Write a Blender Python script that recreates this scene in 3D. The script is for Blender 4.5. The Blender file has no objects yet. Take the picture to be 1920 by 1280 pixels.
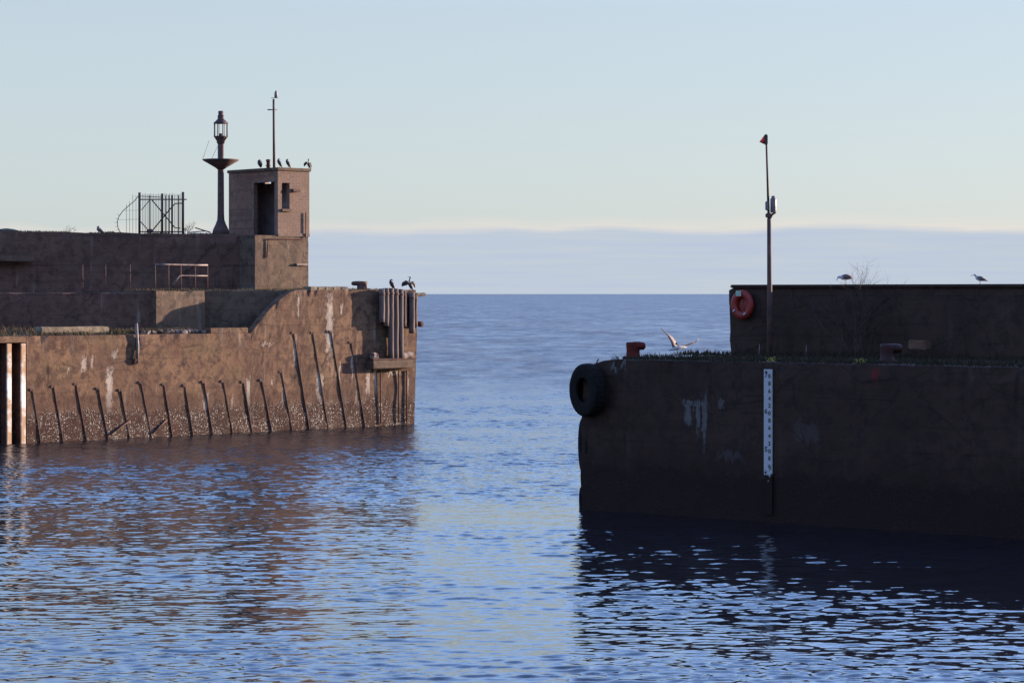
import bpy, bmesh, math, random
import numpy as np
from mathutils import Vector, Matrix, noise
R = math.radians
scene = bpy.context.scene
col = scene.collection
random.seed(7)

# ------------------------------------------------------------------ camera
F = 4500.0      # focal length in photo pixels (photo 1920 x 1280)
EYE = 6.13      # camera height over the water
HOR = 551.0     # horizon row
cam_d = bpy.data.cameras.new("Camera"); cam = bpy.data.objects.new("Camera", cam_d)
col.objects.link(cam); scene.camera = cam
cam_d.sensor_width = 36; cam_d.lens = F / 1920 * 36
cam_d.shift_y = -(640 - HOR) / 1920
cam_d.clip_start = 0.5; cam_d.clip_end = 200000
cam.location = (0, 0, EYE); cam.rotation_euler = (R(90), 0, 0)

# ------------------------------------------------------------------ light
SUN_AZ = 25.0    # degrees from +X towards +Y
SUN_EL = 8.0
world = bpy.data.worlds.new("World"); scene.world = world; world.use_nodes = True
wt = world.node_tree; wt.nodes.clear()
def wn(t, **k):
    n = wt.nodes.new(t)
    for a, b in k.items(): setattr(n, a, b)
    return n
sky = wn('ShaderNodeTexSky', sky_type='NISHITA', sun_disc=False)
sky.sun_elevation = R(SUN_EL); sky.sun_rotation = R(90 - SUN_AZ)
sky.air_density = 1.0; sky.dust_density = 0.6; sky.ozone_density = 2.0
tint = wn('ShaderNodeMix', data_type='RGBA', blend_type='MULTIPLY')
tint.inputs[0].default_value = 1.0
wt.links.new(sky.outputs[0], tint.inputs[6]); TINT = tint.inputs[7]
def wmath(op, a, b=None, c=None, clamp=False):
    n = wn('ShaderNodeMath', operation=op, use_clamp=clamp)
    for i, v in enumerate((a, b, c)):
        if v is None: continue
        if isinstance(v, (int, float)): n.inputs[i].default_value = v
        else: wt.links.new(v, n.inputs[i])
    return n.outputs[0]
tc = wn('ShaderNodeTexCoord'); sx = wn('ShaderNodeSeparateXYZ')
wt.links.new(tc.outputs['Generated'], sx.inputs[0])
tm = wn('ShaderNodeMix', data_type='RGBA'); wt.links.new(wmath('DIVIDE', wmath('SUBTRACT', sx.outputs[2], 0.118), 0.13, clamp=True), tm.inputs[0])
tm.inputs[6].default_value = (1.05, 1.0, 1.32, 1); tm.inputs[7].default_value = (3.3, 3.35, 4.5, 1); wt.links.new(tm.outputs[2], TINT)   # clearer, deeper blue higher up
az = wmath('ARCTAN2', sx.outputs[0], sx.outputs[1])
def wnoise(scale_az, scale_z, off, detail=3.0):
    cx = wn('ShaderNodeCombineXYZ')
    wt.links.new(wmath('MULTIPLY', az, scale_az), cx.inputs[0])
    wt.links.new(wmath('MULTIPLY', sx.outputs[2], scale_z), cx.inputs[1])
    cx.inputs[2].default_value = off
    t = wn('ShaderNodeTexNoise'); t.inputs['Scale'].default_value = 1; t.inputs['Detail'].default_value = detail
    t.inputs['Roughness'].default_value = 0.5
    wt.links.new(cx.outputs[0], t.inputs[0]); return t.outputs[0]
edge = wmath('ADD', wmath('MULTIPLY', wmath('SUBTRACT', wnoise(9, 0, 3.3), 0.5), 0.014), wmath('ADD', wmath('MULTIPLY', az, 0.009), 0.0255))
above = wmath('SUBTRACT', sx.outputs[2], edge)
bank = wmath('SUBTRACT', 1.0, wmath('DIVIDE', wmath('ADD', above, wmath('MULTIPLY', wnoise(30, 700, 2.2), 0.0022)), wmath('ADD', wmath('MULTIPLY', wnoise(12, 0, 7.7), 0.006), 0.0002), clamp=True), clamp=True)
rag = wmath('ADD', wmath('MULTIPLY', wnoise(40, 900, 8.0), 1.5), 0.1, clamp=True)
glow = wmath('MULTIPLY', wmath('SUBTRACT', 1.0, wmath('DIVIDE', above, wmath('ADD', wmath('MULTIPLY', wnoise(14, 0, 5.5), 0.011), 0.0004)), clamp=True), rag, clamp=True)
m1 = wn('ShaderNodeMix', data_type='RGBA'); wt.links.new(wmath('MULTIPLY', glow, 0.75), m1.inputs[0])
veil = wn('ShaderNodeMix', data_type='RGBA'); wt.links.new(wmath('MULTIPLY', wmath('SUBTRACT', 1.0, wmath('DIVIDE', wmath('SUBTRACT', sx.outputs[2], 0.10), 0.25, clamp=True)), 0.70), veil.inputs[0])
wt.links.new(tint.outputs[2], veil.inputs[6]); veil.inputs[7].default_value = (3.35, 3.90, 4.15, 1)   # thin high cloud
wt.links.new(veil.outputs[2], m1.inputs[6])
GLOW = m1.inputs[7]
m2 = wn('ShaderNodeMix', data_type='RGBA'); wt.links.new(wmath('MULTIPLY', bank, 0.9), m2.inputs[0])
wt.links.new(m1.outputs[2], m2.inputs[6])
bc = wn('ShaderNodeMix', data_type='RGBA'); wt.links.new(wmath('MULTIPLY', wmath('SUBTRACT', wnoise(16, 420, 1.1, 5.0), 0.35), 2.5, clamp=True), bc.inputs[0])
wt.links.new(bc.outputs[2], m2.inputs[7]); BANK = bc.inputs[6]; bc.inputs[7].default_value = (2.50, 2.95, 3.85, 1)
bg = wn('ShaderNodeBackground'); out = wn('ShaderNodeOutputWorld')
wt.links.new(m2.outputs[2], bg.inputs[0]); wt.links.new(bg.outputs[0], out.inputs[0])
bg.inputs[1].default_value = 0.06
GLOW.default_value = (4.5, 4.05, 3.7, 1)
BANK.default_value = (2.78, 3.22, 3.72, 1)

sun_d = bpy.data.lights.new("Sun", 'SUN'); sun = bpy.data.objects.new("Sun", sun_d); col.objects.link(sun)
sun_d.energy = 5.0; sun_d.angle = R(0.5); sun_d.color = (1.0, 0.80, 0.62)
sd = Vector((math.cos(R(SUN_AZ)) * math.cos(R(SUN_EL)), math.sin(R(SUN_AZ)) * math.cos(R(SUN_EL)), math.sin(R(SUN_EL))))
sun.rotation_euler = sd.to_track_quat('Z', 'Y').to_euler(); sun.location = sd * 100

scene.view_settings.view_transform = 'Standard'; scene.view_settings.look = 'None'
scene.view_settings.exposure = 1.64; scene.view_settings.gamma = 1.0
scene.view_settings.use_curve_mapping = False

# ------------------------------------------------------------------ geometry of the place
class Plane:
    """vertical plane through a, direction t (angle in degrees in plan), normal n on the camera side"""
    def __init__(s, ax, ay, ang):
        s.a = Vector((ax, ay)); s.t = Vector((math.cos(R(ang)), math.sin(R(ang)))); s.n = Vector((s.t.y, -s.t.x)); s.ang = ang
    def back(s, d):
        p = s.a - s.n * d; return Plane(p.x, p.y, s.ang)
    def hit(s, px, py=None):
        k = (px - 960) / F; D = s.n.dot(s.a) / (s.n.x * k + s.n.y)
        return Vector((k * D, D, 0 if py is None else EYE - (py - HOR) / F * D))
    def u(s, px): 
        h = s.hit(px); return (Vector((h.x, h.y)) - s.a).dot(s.t)
    def z(s, px, py): return s.hit(px, py).z
    def pt(s, u, z=0.0, d=0.0):
        p = s.a + s.t * u + s.n * d; return Vector((p.x, p.y, z))     # d > 0 : towards the viewer
def at(px, py, D): return Vector(((px - 960) / F * D, D, EYE - (py - HOR) / F * D))
L = Plane(-20.87, 97.8, 43.05)      # sunlit quay face, left pier
Rr = Plane(2.0, 68.3, -37.2)        # shaded quay face, right pier
ZL, ZU, ZR = 4.4, 6.3, 4.29         # lower quay, upper quay, right quay heights

# ------------------------------------------------------------------ materials
class NT:
    def __init__(s, name):
        s.m = bpy.data.materials.new(name); s.m.use_nodes = True; s.t = s.m.node_tree; s.t.nodes.clear()
        s.out = s.t.nodes.new('ShaderNodeOutputMaterial'); s.b = s.t.nodes.new('ShaderNodeBsdfPrincipled')
        s.t.links.new(s.b.outputs[0], s.out.inputs[0])
        s.pos = s.t.nodes.new('ShaderNodeNewGeometry').outputs['Position']
    def l(s, v, i):
        if isinstance(v, (int, float)): i.default_value = v
        elif isinstance(v, tuple): i.default_value = v if len(v) == 4 or i.type == 'VECTOR' else (*v, 1)
        else: s.t.links.new(v, i)
    def math(s, op, a, b=None, c=None, clamp=False):
        n = s.t.nodes.new('ShaderNodeMath'); n.operation = op; n.use_clamp = clamp
        for i, v in enumerate((a, b, c)):
            if v is not None: s.l(v, n.inputs[i])
        return n.outputs[0]
    def vmul(s, v, k):
        n = s.t.nodes.new('ShaderNodeVectorMath'); n.operation = 'MULTIPLY'; s.l(v, n.inputs[0]); n.inputs[1].default_value = k; return n.outputs[0]
    def dot(s, v, k):
        n = s.t.nodes.new('ShaderNodeVectorMath'); n.operation = 'DOT_PRODUCT'; s.l(v, n.inputs[0]); n.inputs[1].default_value = k; return n.outputs['Value']
    def comb(s, x, y, z):
        n = s.t.nodes.new('ShaderNodeCombineXYZ'); s.l(x, n.inputs[0]); s.l(y, n.inputs[1]); s.l(z, n.inputs[2]); return n.outputs[0]
    def noise(s, v, sc, det=4, ro=0.55):
        n = s.t.nodes.new('ShaderNodeTexNoise'); s.l(v, n.inputs['Vector']); n.inputs['Scale'].default_value = sc
        n.inputs['Detail'].default_value = det; n.inputs['Roughness'].default_value = ro; return n.outputs[0]
    def voro(s, v, sc, feat='F1'):
        n = s.t.nodes.new('ShaderNodeTexVoronoi'); n.feature = feat; s.l(v, n.inputs['Vector']); n.inputs['Scale'].default_value = sc; return n
    def step(s, v, lo, hi):
        n = s.t.nodes.new('ShaderNodeMapRange'); n.interpolation_type = 'SMOOTHSTEP'; s.l(v, n.inputs[0])
        n.inputs[1].default_value = lo; n.inputs[2].default_value = hi; return n.outputs[0]
    def mix(s, f, a, b, mode='MIX'):
        n = s.t.nodes.new('ShaderNodeMix'); n.data_type = 'RGBA'; n.blend_type = mode; s.l(f, n.inputs[0]); s.l(a, n.inputs[6]); s.l(b, n.inputs[7]); return n.outputs[2]
    def bump(s, h, st, dist):
        n = s.t.nodes.new('ShaderNodeBump'); n.inputs['Strength'].default_value = st; n.inputs['Distance'].default_value = dist
        s.l(h, n.inputs['Height']); s.t.links.new(n.outputs[0], s.b.inputs['Normal']); return n
    def fin(s, colr, rough=0.9, spec=0.3):
        s.l(colr, s.b.inputs['Base Color']); s.l(rough, s.b.inputs['Roughness']); s.b.inputs['Specular IOR Level'].default_value = spec; return s.m

def rough_concrete(name, plane, c1, c2, c3, tide=None, stains=(), pale=(0.24, 0.20, 0.165), streak=0.5, moss=0.0, barn=0.9, tdk=(0.42, 0.27)):
    """weathered concrete; stains = (px, py, halfwidth_m, halfheight_m, strength) given on the wall plane"""
    n = NT(name)
    z = n.dot(n.pos, (0, 0, 1)); u = n.math('SUBTRACT', n.dot(n.pos, (plane.t.x, plane.t.y, 0)), plane.a.dot(plane.t))
    big = n.noise(n.pos, 0.55, 5, 0.6); mid = n.noise(n.pos, 3.0, 6, 0.65); fine = n.noise(n.pos, 22, 4, 0.6)
    c = n.mix(n.step(big, 0.35, 0.65), c1, c2)
    c = n.mix(n.math('MULTIPLY', n.step(mid, 0.46, 0.62), 0.9), c, c3)
    # horizontal pour lines
    lay = n.noise(n.comb(n.math('MULTIPLY', u, 0.15), n.math('MULTIPLY', z, 3.2), 0.0), 1.0, 3, 0.6)
    c = n.mix(n.math('MULTIPLY', n.step(lay, 0.52, 0.62), 0.35), c, tuple(x * 0.55 for x in c1))
    jw = n.math('ADD', z, n.math('MULTIPLY', n.math('SUBTRACT', mid, 0.5), 0.10))
    jl = n.math('ABSOLUTE', n.math('SUBTRACT', n.math('FRACT', n.math('DIVIDE', jw, 1.35)), 0.5))
    jg = n.noise(n.comb(n.math('MULTIPLY', u, 0.8), z, 6.0), 1.0, 4, 0.6)
    c = n.mix(n.math('MULTIPLY', n.math('MULTIPLY', n.step(jl, 0.022, 0.006), n.step(jg, 0.45, 0.6)), 0.6), c, tuple(x * 0.35 for x in c1))
    # vertical runs of lime and rust
    st = n.noise(n.comb(n.math('MULTIPLY', u, 3.0), n.math('MULTIPLY', z, 0.28), 2.0), 1.0, 4, 0.6)
    c = n.mix(n.math('MULTIPLY', n.step(st, 0.58, 0.74), streak), c, pale)
    st2 = n.noise(n.comb(n.math('MULTIPLY', u, 2.2), n.math('MULTIPLY', z, 0.35), 9.0), 1.0, 4, 0.6)
    c = n.mix(n.math('MULTIPLY', n.step(st2, 0.58, 0.72), 0.65), c, (c1[0] * 0.55, c1[1] * 0.42, c1[2] * 0.36))
    if moss:
        c = n.mix(n.math('MULTIPLY', n.step(n.noise(n.pos, 0.9, 5, 0.7), 0.5, 0.68), moss), c, (c1[0] * .9, c1[0] * .72, c1[0] * .36))
    edge = n.math('MULTIPLY', n.math('SUBTRACT', n.noise(n.pos, 6, 6, 0.75), 0.5), 2.4)
    edgev = n.math('MULTIPLY', n.math('SUBTRACT', n.noise(n.comb(n.math('MULTIPLY', u, 9.0), n.math('MULTIPLY', z, 1.5), 4.0), 1.0, 4, 0.6), 0.5), 0.9)
    for (px, py, hw, hh, s, cc) in stains:
        u0 = plane.u(px); z0 = plane.z(px, py)
        du = n.math('SUBTRACT', n.math('DIVIDE', n.math('ABSOLUTE', n.math('SUBTRACT', n.math('ADD', u, n.math('MULTIPLY', edgev, 0.3)), u0)), hw), 1.0)
        dz = n.math('SUBTRACT', n.math('DIVIDE', n.math('ABSOLUTE', n.math('SUBTRACT', n.math('ADD', z, edgev), z0)), hh), 1.0)
        d = n.math('ADD', n.math('MAXIMUM', du, dz), edge)
        c = n.mix(n.math('MULTIPLY', n.step(d, 0.15, -0.55), s), c, cc)
    # small pock marks and chips, dark and pale
    pk = n.noise(n.vmul(n.pos, (1, 1, 0.8)), 9.0, 5, 0.75)
    c = n.mix(n.math('MULTIPLY', n.step(pk, 0.66, 0.72), 0.55), c, tuple(x * 1.9 for x in c2)); c = n.mix(n.math('MULTIPLY', n.step(pk, 0.36, 0.30), 0.6), c, tuple(x * 0.3 for x in c1))
    # cracks
    cr = n.voro(n.comb(n.math('ADD', u, n.math('MULTIPLY', mid, 0.8)), z, 0.0), 0.55, 'DISTANCE_TO_EDGE').outputs['Distance']
    c = n.mix(n.math('MULTIPLY', n.step(cr, 0.012, 0.0), 0.55), c, tuple(x * 0.15 for x in c1))
    h = n.math('ADD', n.math('MULTIPLY', mid, 0.6), n.math('MULTIPLY', fine, 0.3))
    if tide:
        zt = n.math('ADD', z, n.math('MULTIPLY', n.math('SUBTRACT', n.noise(n.pos, 1.6, 5, 0.7), 0.5), 1.3))
        c = n.mix(n.math('MULTIPLY', n.step(zt, tide + 1.1, tide + 0.1), 0.55), c, (c1[0] * tdk[0] * 1.12, c1[1] * tdk[0] * .95, c1[2] * tdk[0]))
        c = n.mix(n.math('MULTIPLY', n.step(zt, tide + 0.12, tide - 0.12), 0.88), c, (c1[0] * tdk[1] * 1.35, c1[1] * tdk[1] * 1.1, c1[2] * tdk[1] * 1.2))
        cl_ = n.math('MULTIPLY', n.math('SUBTRACT', n.noise(n.pos, 1.7, 5, 0.75), 0.5), 2.2); b = None
        for sc_, th in ((13.0, 0.72), (24.0, 0.62)):
            v = n.voro(n.pos, sc_); rs = n.t.nodes.new('ShaderNodeSeparateColor'); n.t.links.new(v.outputs['Color'], rs.inputs[0])
            k_ = n.math('MULTIPLY', n.step(n.math('ADD', rs.outputs[0], cl_), th, th + 0.12), n.step(v.outputs['Distance'], 0.46, 0.25))
            b = k_ if b is None else n.math('MAXIMUM', b, k_)
        b = n.math('MULTIPLY', b, n.step(zt, tide + 0.45, tide - 0.35))
        c = n.mix(n.math('MULTIPLY', b, barn), c, (0.33, 0.29, 0.25))
        h = n.math('ADD', h, n.math('MULTIPLY', b, 0.5))
    n.bump(h, 0.9, 0.05)
    return n.fin(c, 0.92, 0.2)

PALE = (0.36, 0.31, 0.26); DK = (0.018, 0.014, 0.013); OCH = (0.13, 0.085, 0.045)
l_stains = [(205, 732, .17, .95, .75, PALE), (618, 610, .22, 1.5, .62, PALE), (157, 682, .12, .3, .6, PALE), (173, 678, .06, .2, .5, PALE),
            (386, 765, .16, .6, .85, PALE), (360, 790, .3, .18, .6, PALE), (264, 812, .07, .35, .8, PALE), (560, 575, .05, .6, .55, PALE),
            (600, 725, .2, .75, .7, PALE), (466, 735, .1, .7, .7, PALE), (553, 660, .1, .7, .5, PALE), (690, 715, .13, .6, .8, PALE), (704, 712, .09, .6, .75, PALE),
            (640, 580, .08, .2, .6, PALE), (660, 690, .06, .8, .6, PALE), (532, 742, .12, .35, .6, PALE), (215, 664, .15, .15, .5, PALE),
            (345, 682, .5, .05, .7, DK), (128, 695, .05, .1, .6, PALE), (750, 800, .25, .1, .4, PALE), (720, 745, .2, .2, .4, OCH), (553, 705, .3, .12, .8, DK),
            (256, 668, .16, .3, .8, DK), (500, 645, .4, .03, .7, PALE), (380, 650, .8, .5, .35, OCH), (90, 700, .05, .35, .7, DK), (510, 715, .05, .2, .8, PALE), (435, 760, .07, .4, .7, PALE), (305, 800, .05, .3, .6, PALE), (575, 770, .06, .5, .6, PALE), (668, 745, .05, .5, .7, PALE), (637, 700, .04, .6, .7, PALE), (740, 700, .5, .06, .7, PALE), (765, 720, .05, .5, .6, PALE), (120, 790, .2, .2, .5, DK), (330, 770, .3, .25, .4, DK), (500, 770, .25, .4, .35, DK), (440, 700, .5, .3, .4, OCH), (590, 640, .3, .8, .4, OCH), (560, 700, .9, .25, .35, DK), (200, 640, 1.5, .12, .4, OCH)]
M = {}
M['quay'] = rough_concrete('quay_concrete', L, (0.100, 0.053, 0.034), (0.146, 0.082, 0.048), (0.062, 0.032, 0.023), tide=1.15, stains=l_stains, moss=0.25)
M['upper'] = rough_concrete('upper_concrete', L, (0.095, 0.061, 0.043), (0.122, 0.078, 0.053), (0.066, 0.043, 0.032), moss=0.2, stains=[(519, 470, .06, .35, .8, PALE), (526, 505, .05, .5, .7, PALE), (517, 525, .5, .13, .7, PALE), (508, 490, .04, .9, .9, DK), (521, 474, .07, .08, .9, DK), (523, 505, .07, .12, .9, DK)])
M['dark'] = rough_concrete('shaded_concrete', L, (0.098, 0.050, 0.037), (0.125, 0.065, 0.047), (0.07, 0.036, 0.028), moss=0.25)
PALE_ = PALE; PALE = (0.12, 0.11, 0.105)
r_stains = [(1290, 775, .12, .35, .6, PALE), (1308, 780, .06, .5, .6, PALE), (1320, 790, .07, .75, .55, PALE), (1300, 755, .45, .06, .5, PALE), (1352, 762, .1, .15, .4, PALE), (1370, 855, .45, .12, .3, PALE),
            (1150, 688, .12, .1, .6, PALE), (1168, 684, .1, .08, .6, PALE), (1510, 810, .4, .3, .15, PALE), (1640, 702, .13, .22, .45, (0.16, 0.012, 0.01))]
M['hutdark'] = rough_concrete('hut_render', L, (0.18, 0.095, 0.064), (0.21, 0.115, 0.076), (0.14, 0.076, 0.052), moss=0.1)
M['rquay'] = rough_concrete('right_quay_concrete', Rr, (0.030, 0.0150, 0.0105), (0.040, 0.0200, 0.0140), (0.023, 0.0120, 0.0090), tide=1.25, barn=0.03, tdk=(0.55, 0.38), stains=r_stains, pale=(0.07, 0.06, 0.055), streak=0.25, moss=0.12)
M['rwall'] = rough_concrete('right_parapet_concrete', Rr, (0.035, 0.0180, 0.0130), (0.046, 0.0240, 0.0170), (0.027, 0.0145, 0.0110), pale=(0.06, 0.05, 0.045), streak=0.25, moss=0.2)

def brick_mat():
    n = NT('weathered_brick')
    u = n.dot(n.pos, (L.t.x, L.t.y, 0)); v = n.dot(n.pos, (L.n.x, L.n.y, 0)); z = n.dot(n.pos, (0, 0, 1))
    b = n.t.nodes.new('ShaderNodeTexBrick'); n.l(n.comb(n.math('ADD', u, v), z, 0.0), b.inputs['Vector'])
    b.inputs['Scale'].default_value = 1.0; b.inputs['Brick Width'].default_value = 0.36; b.inputs['Row Height'].default_value = 0.15
    b.inputs['Mortar Size'].default_value = 0.012; b.inputs['Mortar Smooth'].default_value = 0.3
    b.inputs['Color1'].default_value = (0.135, 0.085, 0.064, 1); b.inputs['Color2'].default_value = (0.17, 0.108, 0.08, 1); b.inputs['Mortar'].default_value = (0.21, 0.16, 0.125, 1)
    big = n.noise(n.pos, 1.3, 5, 0.65)
    c = n.mix(n.math('MULTIPLY', n.step(big, 0.42, 0.62), 0.8), b.outputs[0], (0.145, 0.095, 0.07))
    c = n.mix(n.math('MULTIPLY', n.step(n.noise(n.pos, 4, 5, 0.7), 0.58, 0.7), 0.4), c, (0.23, 0.18, 0.145))
    n.bump(n.math('ADD', n.math('MULTIPLY', b.outputs['Fac'], -0.5), n.math('MULTIPLY', n.noise(n.pos, 14, 4), 0.5)), 0.7, 0.03)
    return n.fin(c, 0.95, 0.15)
M['brick'] = brick_mat()
def plain(name, c1, c2, sc=6.0, rough=0.8, lo=0.4, hi=0.62, metal=0.0, bs=0.4, bd=0.01, spec=0.3, stretch=(1, 1, 1)):
    n = NT(name); v = n.vmul(n.pos, stretch)
    f = n.noise(v, sc, 5, 0.65); n.bump(f, bs, bd); n.b.inputs['Metallic'].default_value = metal
    return n.fin(n.mix(n.step(f, lo, hi), c1, c2), rough, spec)
M['plaster'] = plain('stained_plaster', (0.30, 0.22, 0.22), (0.20, 0.15, 0.15), 1.5, 0.95)
M['rust'] = plain('rusty_iron', (0.10, 0.045, 0.03), (0.045, 0.03, 0.028), 5, 0.85)
M['mast'] = plain('weathered_mast_paint', (0.085, 0.042, 0.033), (0.045, 0.028, 0.026), 3, 0.75)
M['rail'] = plain('rail_steel', (0.085, 0.034, 0.022), (0.04, 0.02, 0.017), 4, 0.85)
M['galv'] = plain('galvanised_steel', (0.17, 0.125, 0.11), (0.10, 0.06, 0.05), 4, 0.6)
M['whitepile'] = plain('pale_painted_steel', (0.70, 0.66, 0.60), (0.34, 0.20, 0.11), 0.8, 0.7, 0.44, 0.6)
M['timber'] = plain('weathered_pile_timber', (0.115, 0.08, 0.070), (0.065, 0.045, 0.040), 2.2, 0.9, stretch=(4, 4, 0.4), bs=0.8, bd=0.03)
M['bollard'] = plain('red_bollard_paint', (0.085, 0.012, 0.008), (0.045, 0.010, 0.008), 5, 0.7, spec=0.1)
M['bollard_dull'] = plain('rusty_bollard', (0.10, 0.045, 0.032), (0.06, 0.03, 0.023), 5, 0.8)
M['bollard_dark'] = plain('dark_red_bollard_paint', (0.035, 0.007, 0.005), (0.022, 0.006, 0.005), 5, 0.6, spec=0.2)
M['rubber'] = plain('tyre_rubber', (0.008, 0.0065, 0.006), (0.012, 0.010, 0.009), 9, 0.95, spec=0.08)
M['lifered'] = plain('orange_red_plastic', (0.20, 0.013, 0.007), (0.15, 0.011, 0.006), 3, 0.45, bs=0.1)
M['lifedark'] = plain('dark_red_plastic', (0.14, 0.014, 0.008), (0.12, 0.012, 0.007), 3, 0.5, bs=0.1)
M['white'] = plain('white_board', (0.45, 0.45, 0.45), (0.36, 0.36, 0.37), 3, 0.55, bs=0.1)
M['label'] = plain('pale_label', (0.24, 0.30, 0.22), (0.2, 0.25, 0.19), 3, 0.5, bs=0.1)
M['black'] = plain('black_numerals', (0.02, 0.02, 0.022), (0.03, 0.03, 0.03), 3, 0.6, bs=0.1)
M['lamp'] = plain('lamp_grey', (0.16, 0.12, 0.12), (0.09, 0.075, 0.08), 4, 0.5)
M['redlens'] = plain('red_lens', (0.65, 0.05, 0.02), (0.55, 0.04, 0.02), 4, 0.3, bs=0.05)
M['corm'] = plain('cormorant_plumage', (0.03, 0.02, 0.019), (0.018, 0.014, 0.014), 25, 0.6)
M['gullbody'] = plain('gull_white_plumage', (0.42, 0.40, 0.39), (0.36, 0.33, 0.32), 20, 0.8)
M['gullwing'] = plain('gull_brown_grey_wing', (0.10, 0.06, 0.052), (0.15, 0.11, 0.10), 18, 0.8)
M['gullpale'] = plain('gull_pale_wing', (0.17, 0.125, 0.11), (0.13, 0.095, 0.085), 18, 0.8)
M['beak'] = plain('beak_and_leg', (0.22, 0.15, 0.08), (0.14, 0.10, 0.07), 20, 0.6)
M['twig'] = plain('dry_twigs', (0.07, 0.04, 0.03), (0.045, 0.028, 0.024), 8, 0.9)
M['grass'] = plain('dry_grass', (0.07, 0.055, 0.022), (0.095, 0.058, 0.034), 1.5, 0.95)
M['grassg'] = plain('green_grass', (0.020, 0.017, 0.006), (0.03, 0.018, 0.009), 1.2, 0.95)
M['yellow'] = plain('yellow_blossom', (0.35, 0.27, 0.035), (0.25, 0.2, 0.03), 12, 0.8)
M['soil'] = plain('quay_soil', (0.06, 0.042, 0.028), (0.04, 0.032, 0.02), 1.6, 0.98, bs=0.9, bd=0.06)
M['rubble'] = plain('broken_stone', (0.26, 0.20, 0.165), (0.07, 0.04, 0.034), 4, 0.95, bs=0.8, bd=0.03)
M['kerb'] = plain('kerb_concrete', (0.19, 0.145, 0.095), (0.11, 0.085, 0.06), 3, 0.95, bs=0.8, bd=0.03)

# ------------------------------------------------------------------ mesh helpers
class MB:
    def __init__(s): s.v = []; s.f = []; s.sm = []
    def add(s, vs, fs, smooth=False):
        o = len(s.v); s.v += [tuple(v) for v in vs]; s.f += [tuple(i + o for i in f) for f in fs]; s.sm += [smooth] * len(fs); return s
    def box(s, c, size, ax=None):
        """box centred at c; size along axes ax = (x,y,z unit vectors)"""
        ax = ax or (Vector((1, 0, 0)), Vector((0, 1, 0)), Vector((0, 0, 1)))
        c = Vector(c); vs = []
        for k in (-.5, .5):
            for j in (-.5, .5):
                for i in (-.5, .5): vs.append(c + ax[0] * size[0] * i + ax[1] * size[1] * j + ax[2] * size[2] * k)
        s.add(vs, [(0, 2, 3, 1), (4, 5, 7, 6), (0, 1, 5, 4), (2, 6, 7, 3), (0, 4, 6, 2), (1, 3, 7, 5)]); return s
    def rbox(s, c, size, ax=None, bev=0.02, seed=0, jit=0.0):
        bm = bmesh.new(); bmesh.ops.create_cube(bm, size=1)
        ax = ax or (Vector((1, 0, 0)), Vector((0, 1, 0)), Vector((0, 0, 1)))
        for v in bm.verts: v.co = Vector((v.co.x * size[0], v.co.y * size[1], v.co.z * size[2]))
        bmesh.ops.bevel(bm, geom=bm.edges[:], offset=bev, segments=2, affect='EDGES')
        if jit:
            bmesh.ops.subdivide_edges(bm, edges=bm.edges[:], cuts=2, use_grid_fill=True)
            for v in bm.verts: v.co += Vector(noise.noise_vector(v.co * 3 + Vector((seed * 7.3, 0, 0)))) * jit
        c = Vector(c); bm.verts.index_update()
        s.add([c + ax[0] * v.co.x + ax[1] * v.co.y + ax[2] * v.co.z for v in bm.verts], [tuple(v.index for v in f.verts) for f in bm.faces]); bm.free(); return s
    def loft(s, pts, rad, seg=10, up=None, smooth=True, caps=True):
        """tube through pts; rad: r or (rside, rup) per point"""
        pts = [Vector(p) for p in pts]; n = len(pts); vs = []
        prev = None
        for i, p in enumerate(pts):
            d = (pts[min(i + 1, n - 1)] - pts[max(i - 1, 0)]).normalized()
            ref = prev if prev is not None else (Vector(up) if up else (Vector((0, 0, 1)) if abs(d.z) < 0.9 else Vector((1, 0, 0))))
            a = d.cross(ref)
            if a.length < 1e-5: a = d.orthogonal()
            a.normalize(); b = a.cross(d).normalized(); prev = b
            r = rad[i] if isinstance(rad, (list, tuple)) else rad
            ra, rb = r if isinstance(r, tuple) else (r, r)
            for k in range(seg):
                t = 2 * math.pi * k / seg; vs.append(p + a * math.cos(t) * ra + b * math.sin(t) * rb)
        fs = [(i * seg + k, i * seg + (k + 1) % seg, (i + 1) * seg + (k + 1) % seg, (i + 1) * seg + k) for i in range(n - 1) for k in range(seg)]
        if caps: fs += [tuple(range(seg))[::-1], tuple((n - 1) * seg + k for k in range(seg))]
        s.add(vs, fs, smooth); return s
    def lathe(s, c, prof, seg=16, ax=None, smooth=True):
        """prof list of (r, z)"""
        c = Vector(c); ax = ax or (Vector((1, 0, 0)), Vector((0, 1, 0)), Vector((0, 0, 1))); vs = []
        for r, z in prof:
            for k in range(seg):
                t = 2 * math.pi * k / seg; vs.append(c + ax[0] * r * math.cos(t) + ax[1] * r * math.sin(t) + ax[2] * z)
        n = len(prof)
        fs = [(i * seg + k, i * seg + (k + 1) % seg, (i + 1) * seg + (k + 1) % seg, (i + 1) * seg + k) for i in range(n - 1) for k in range(seg)]
        fs += [tuple(range(seg))[::-1], tuple((n - 1) * seg + k for k in range(seg))]
        s.add(vs, fs, smooth); return s
    def build(s, name, mat, parent=None, origin=None):
        me = bpy.data.meshes.new(name); o = bpy.data.objects.new(name, me); col.objects.link(o)
        org = Vector(origin) if origin is not None else Vector((0, 0, 0))
        me.from_pydata([tuple(Vector(v) - org) for v in s.v], [], s.f)
        me.polygons.foreach_set('use_smooth', s.sm); me.update()
        bm = bmesh.new(); bm.from_mesh(me); bmesh.ops.recalc_face_normals(bm, faces=bm.faces[:]); bm.to_mesh(me); bm.free()
        if mat: me.materials.append(mat)
        if parent is not None:
            o.parent = parent; o.location = org - parent.location
        else: o.location = org
        return o
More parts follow.
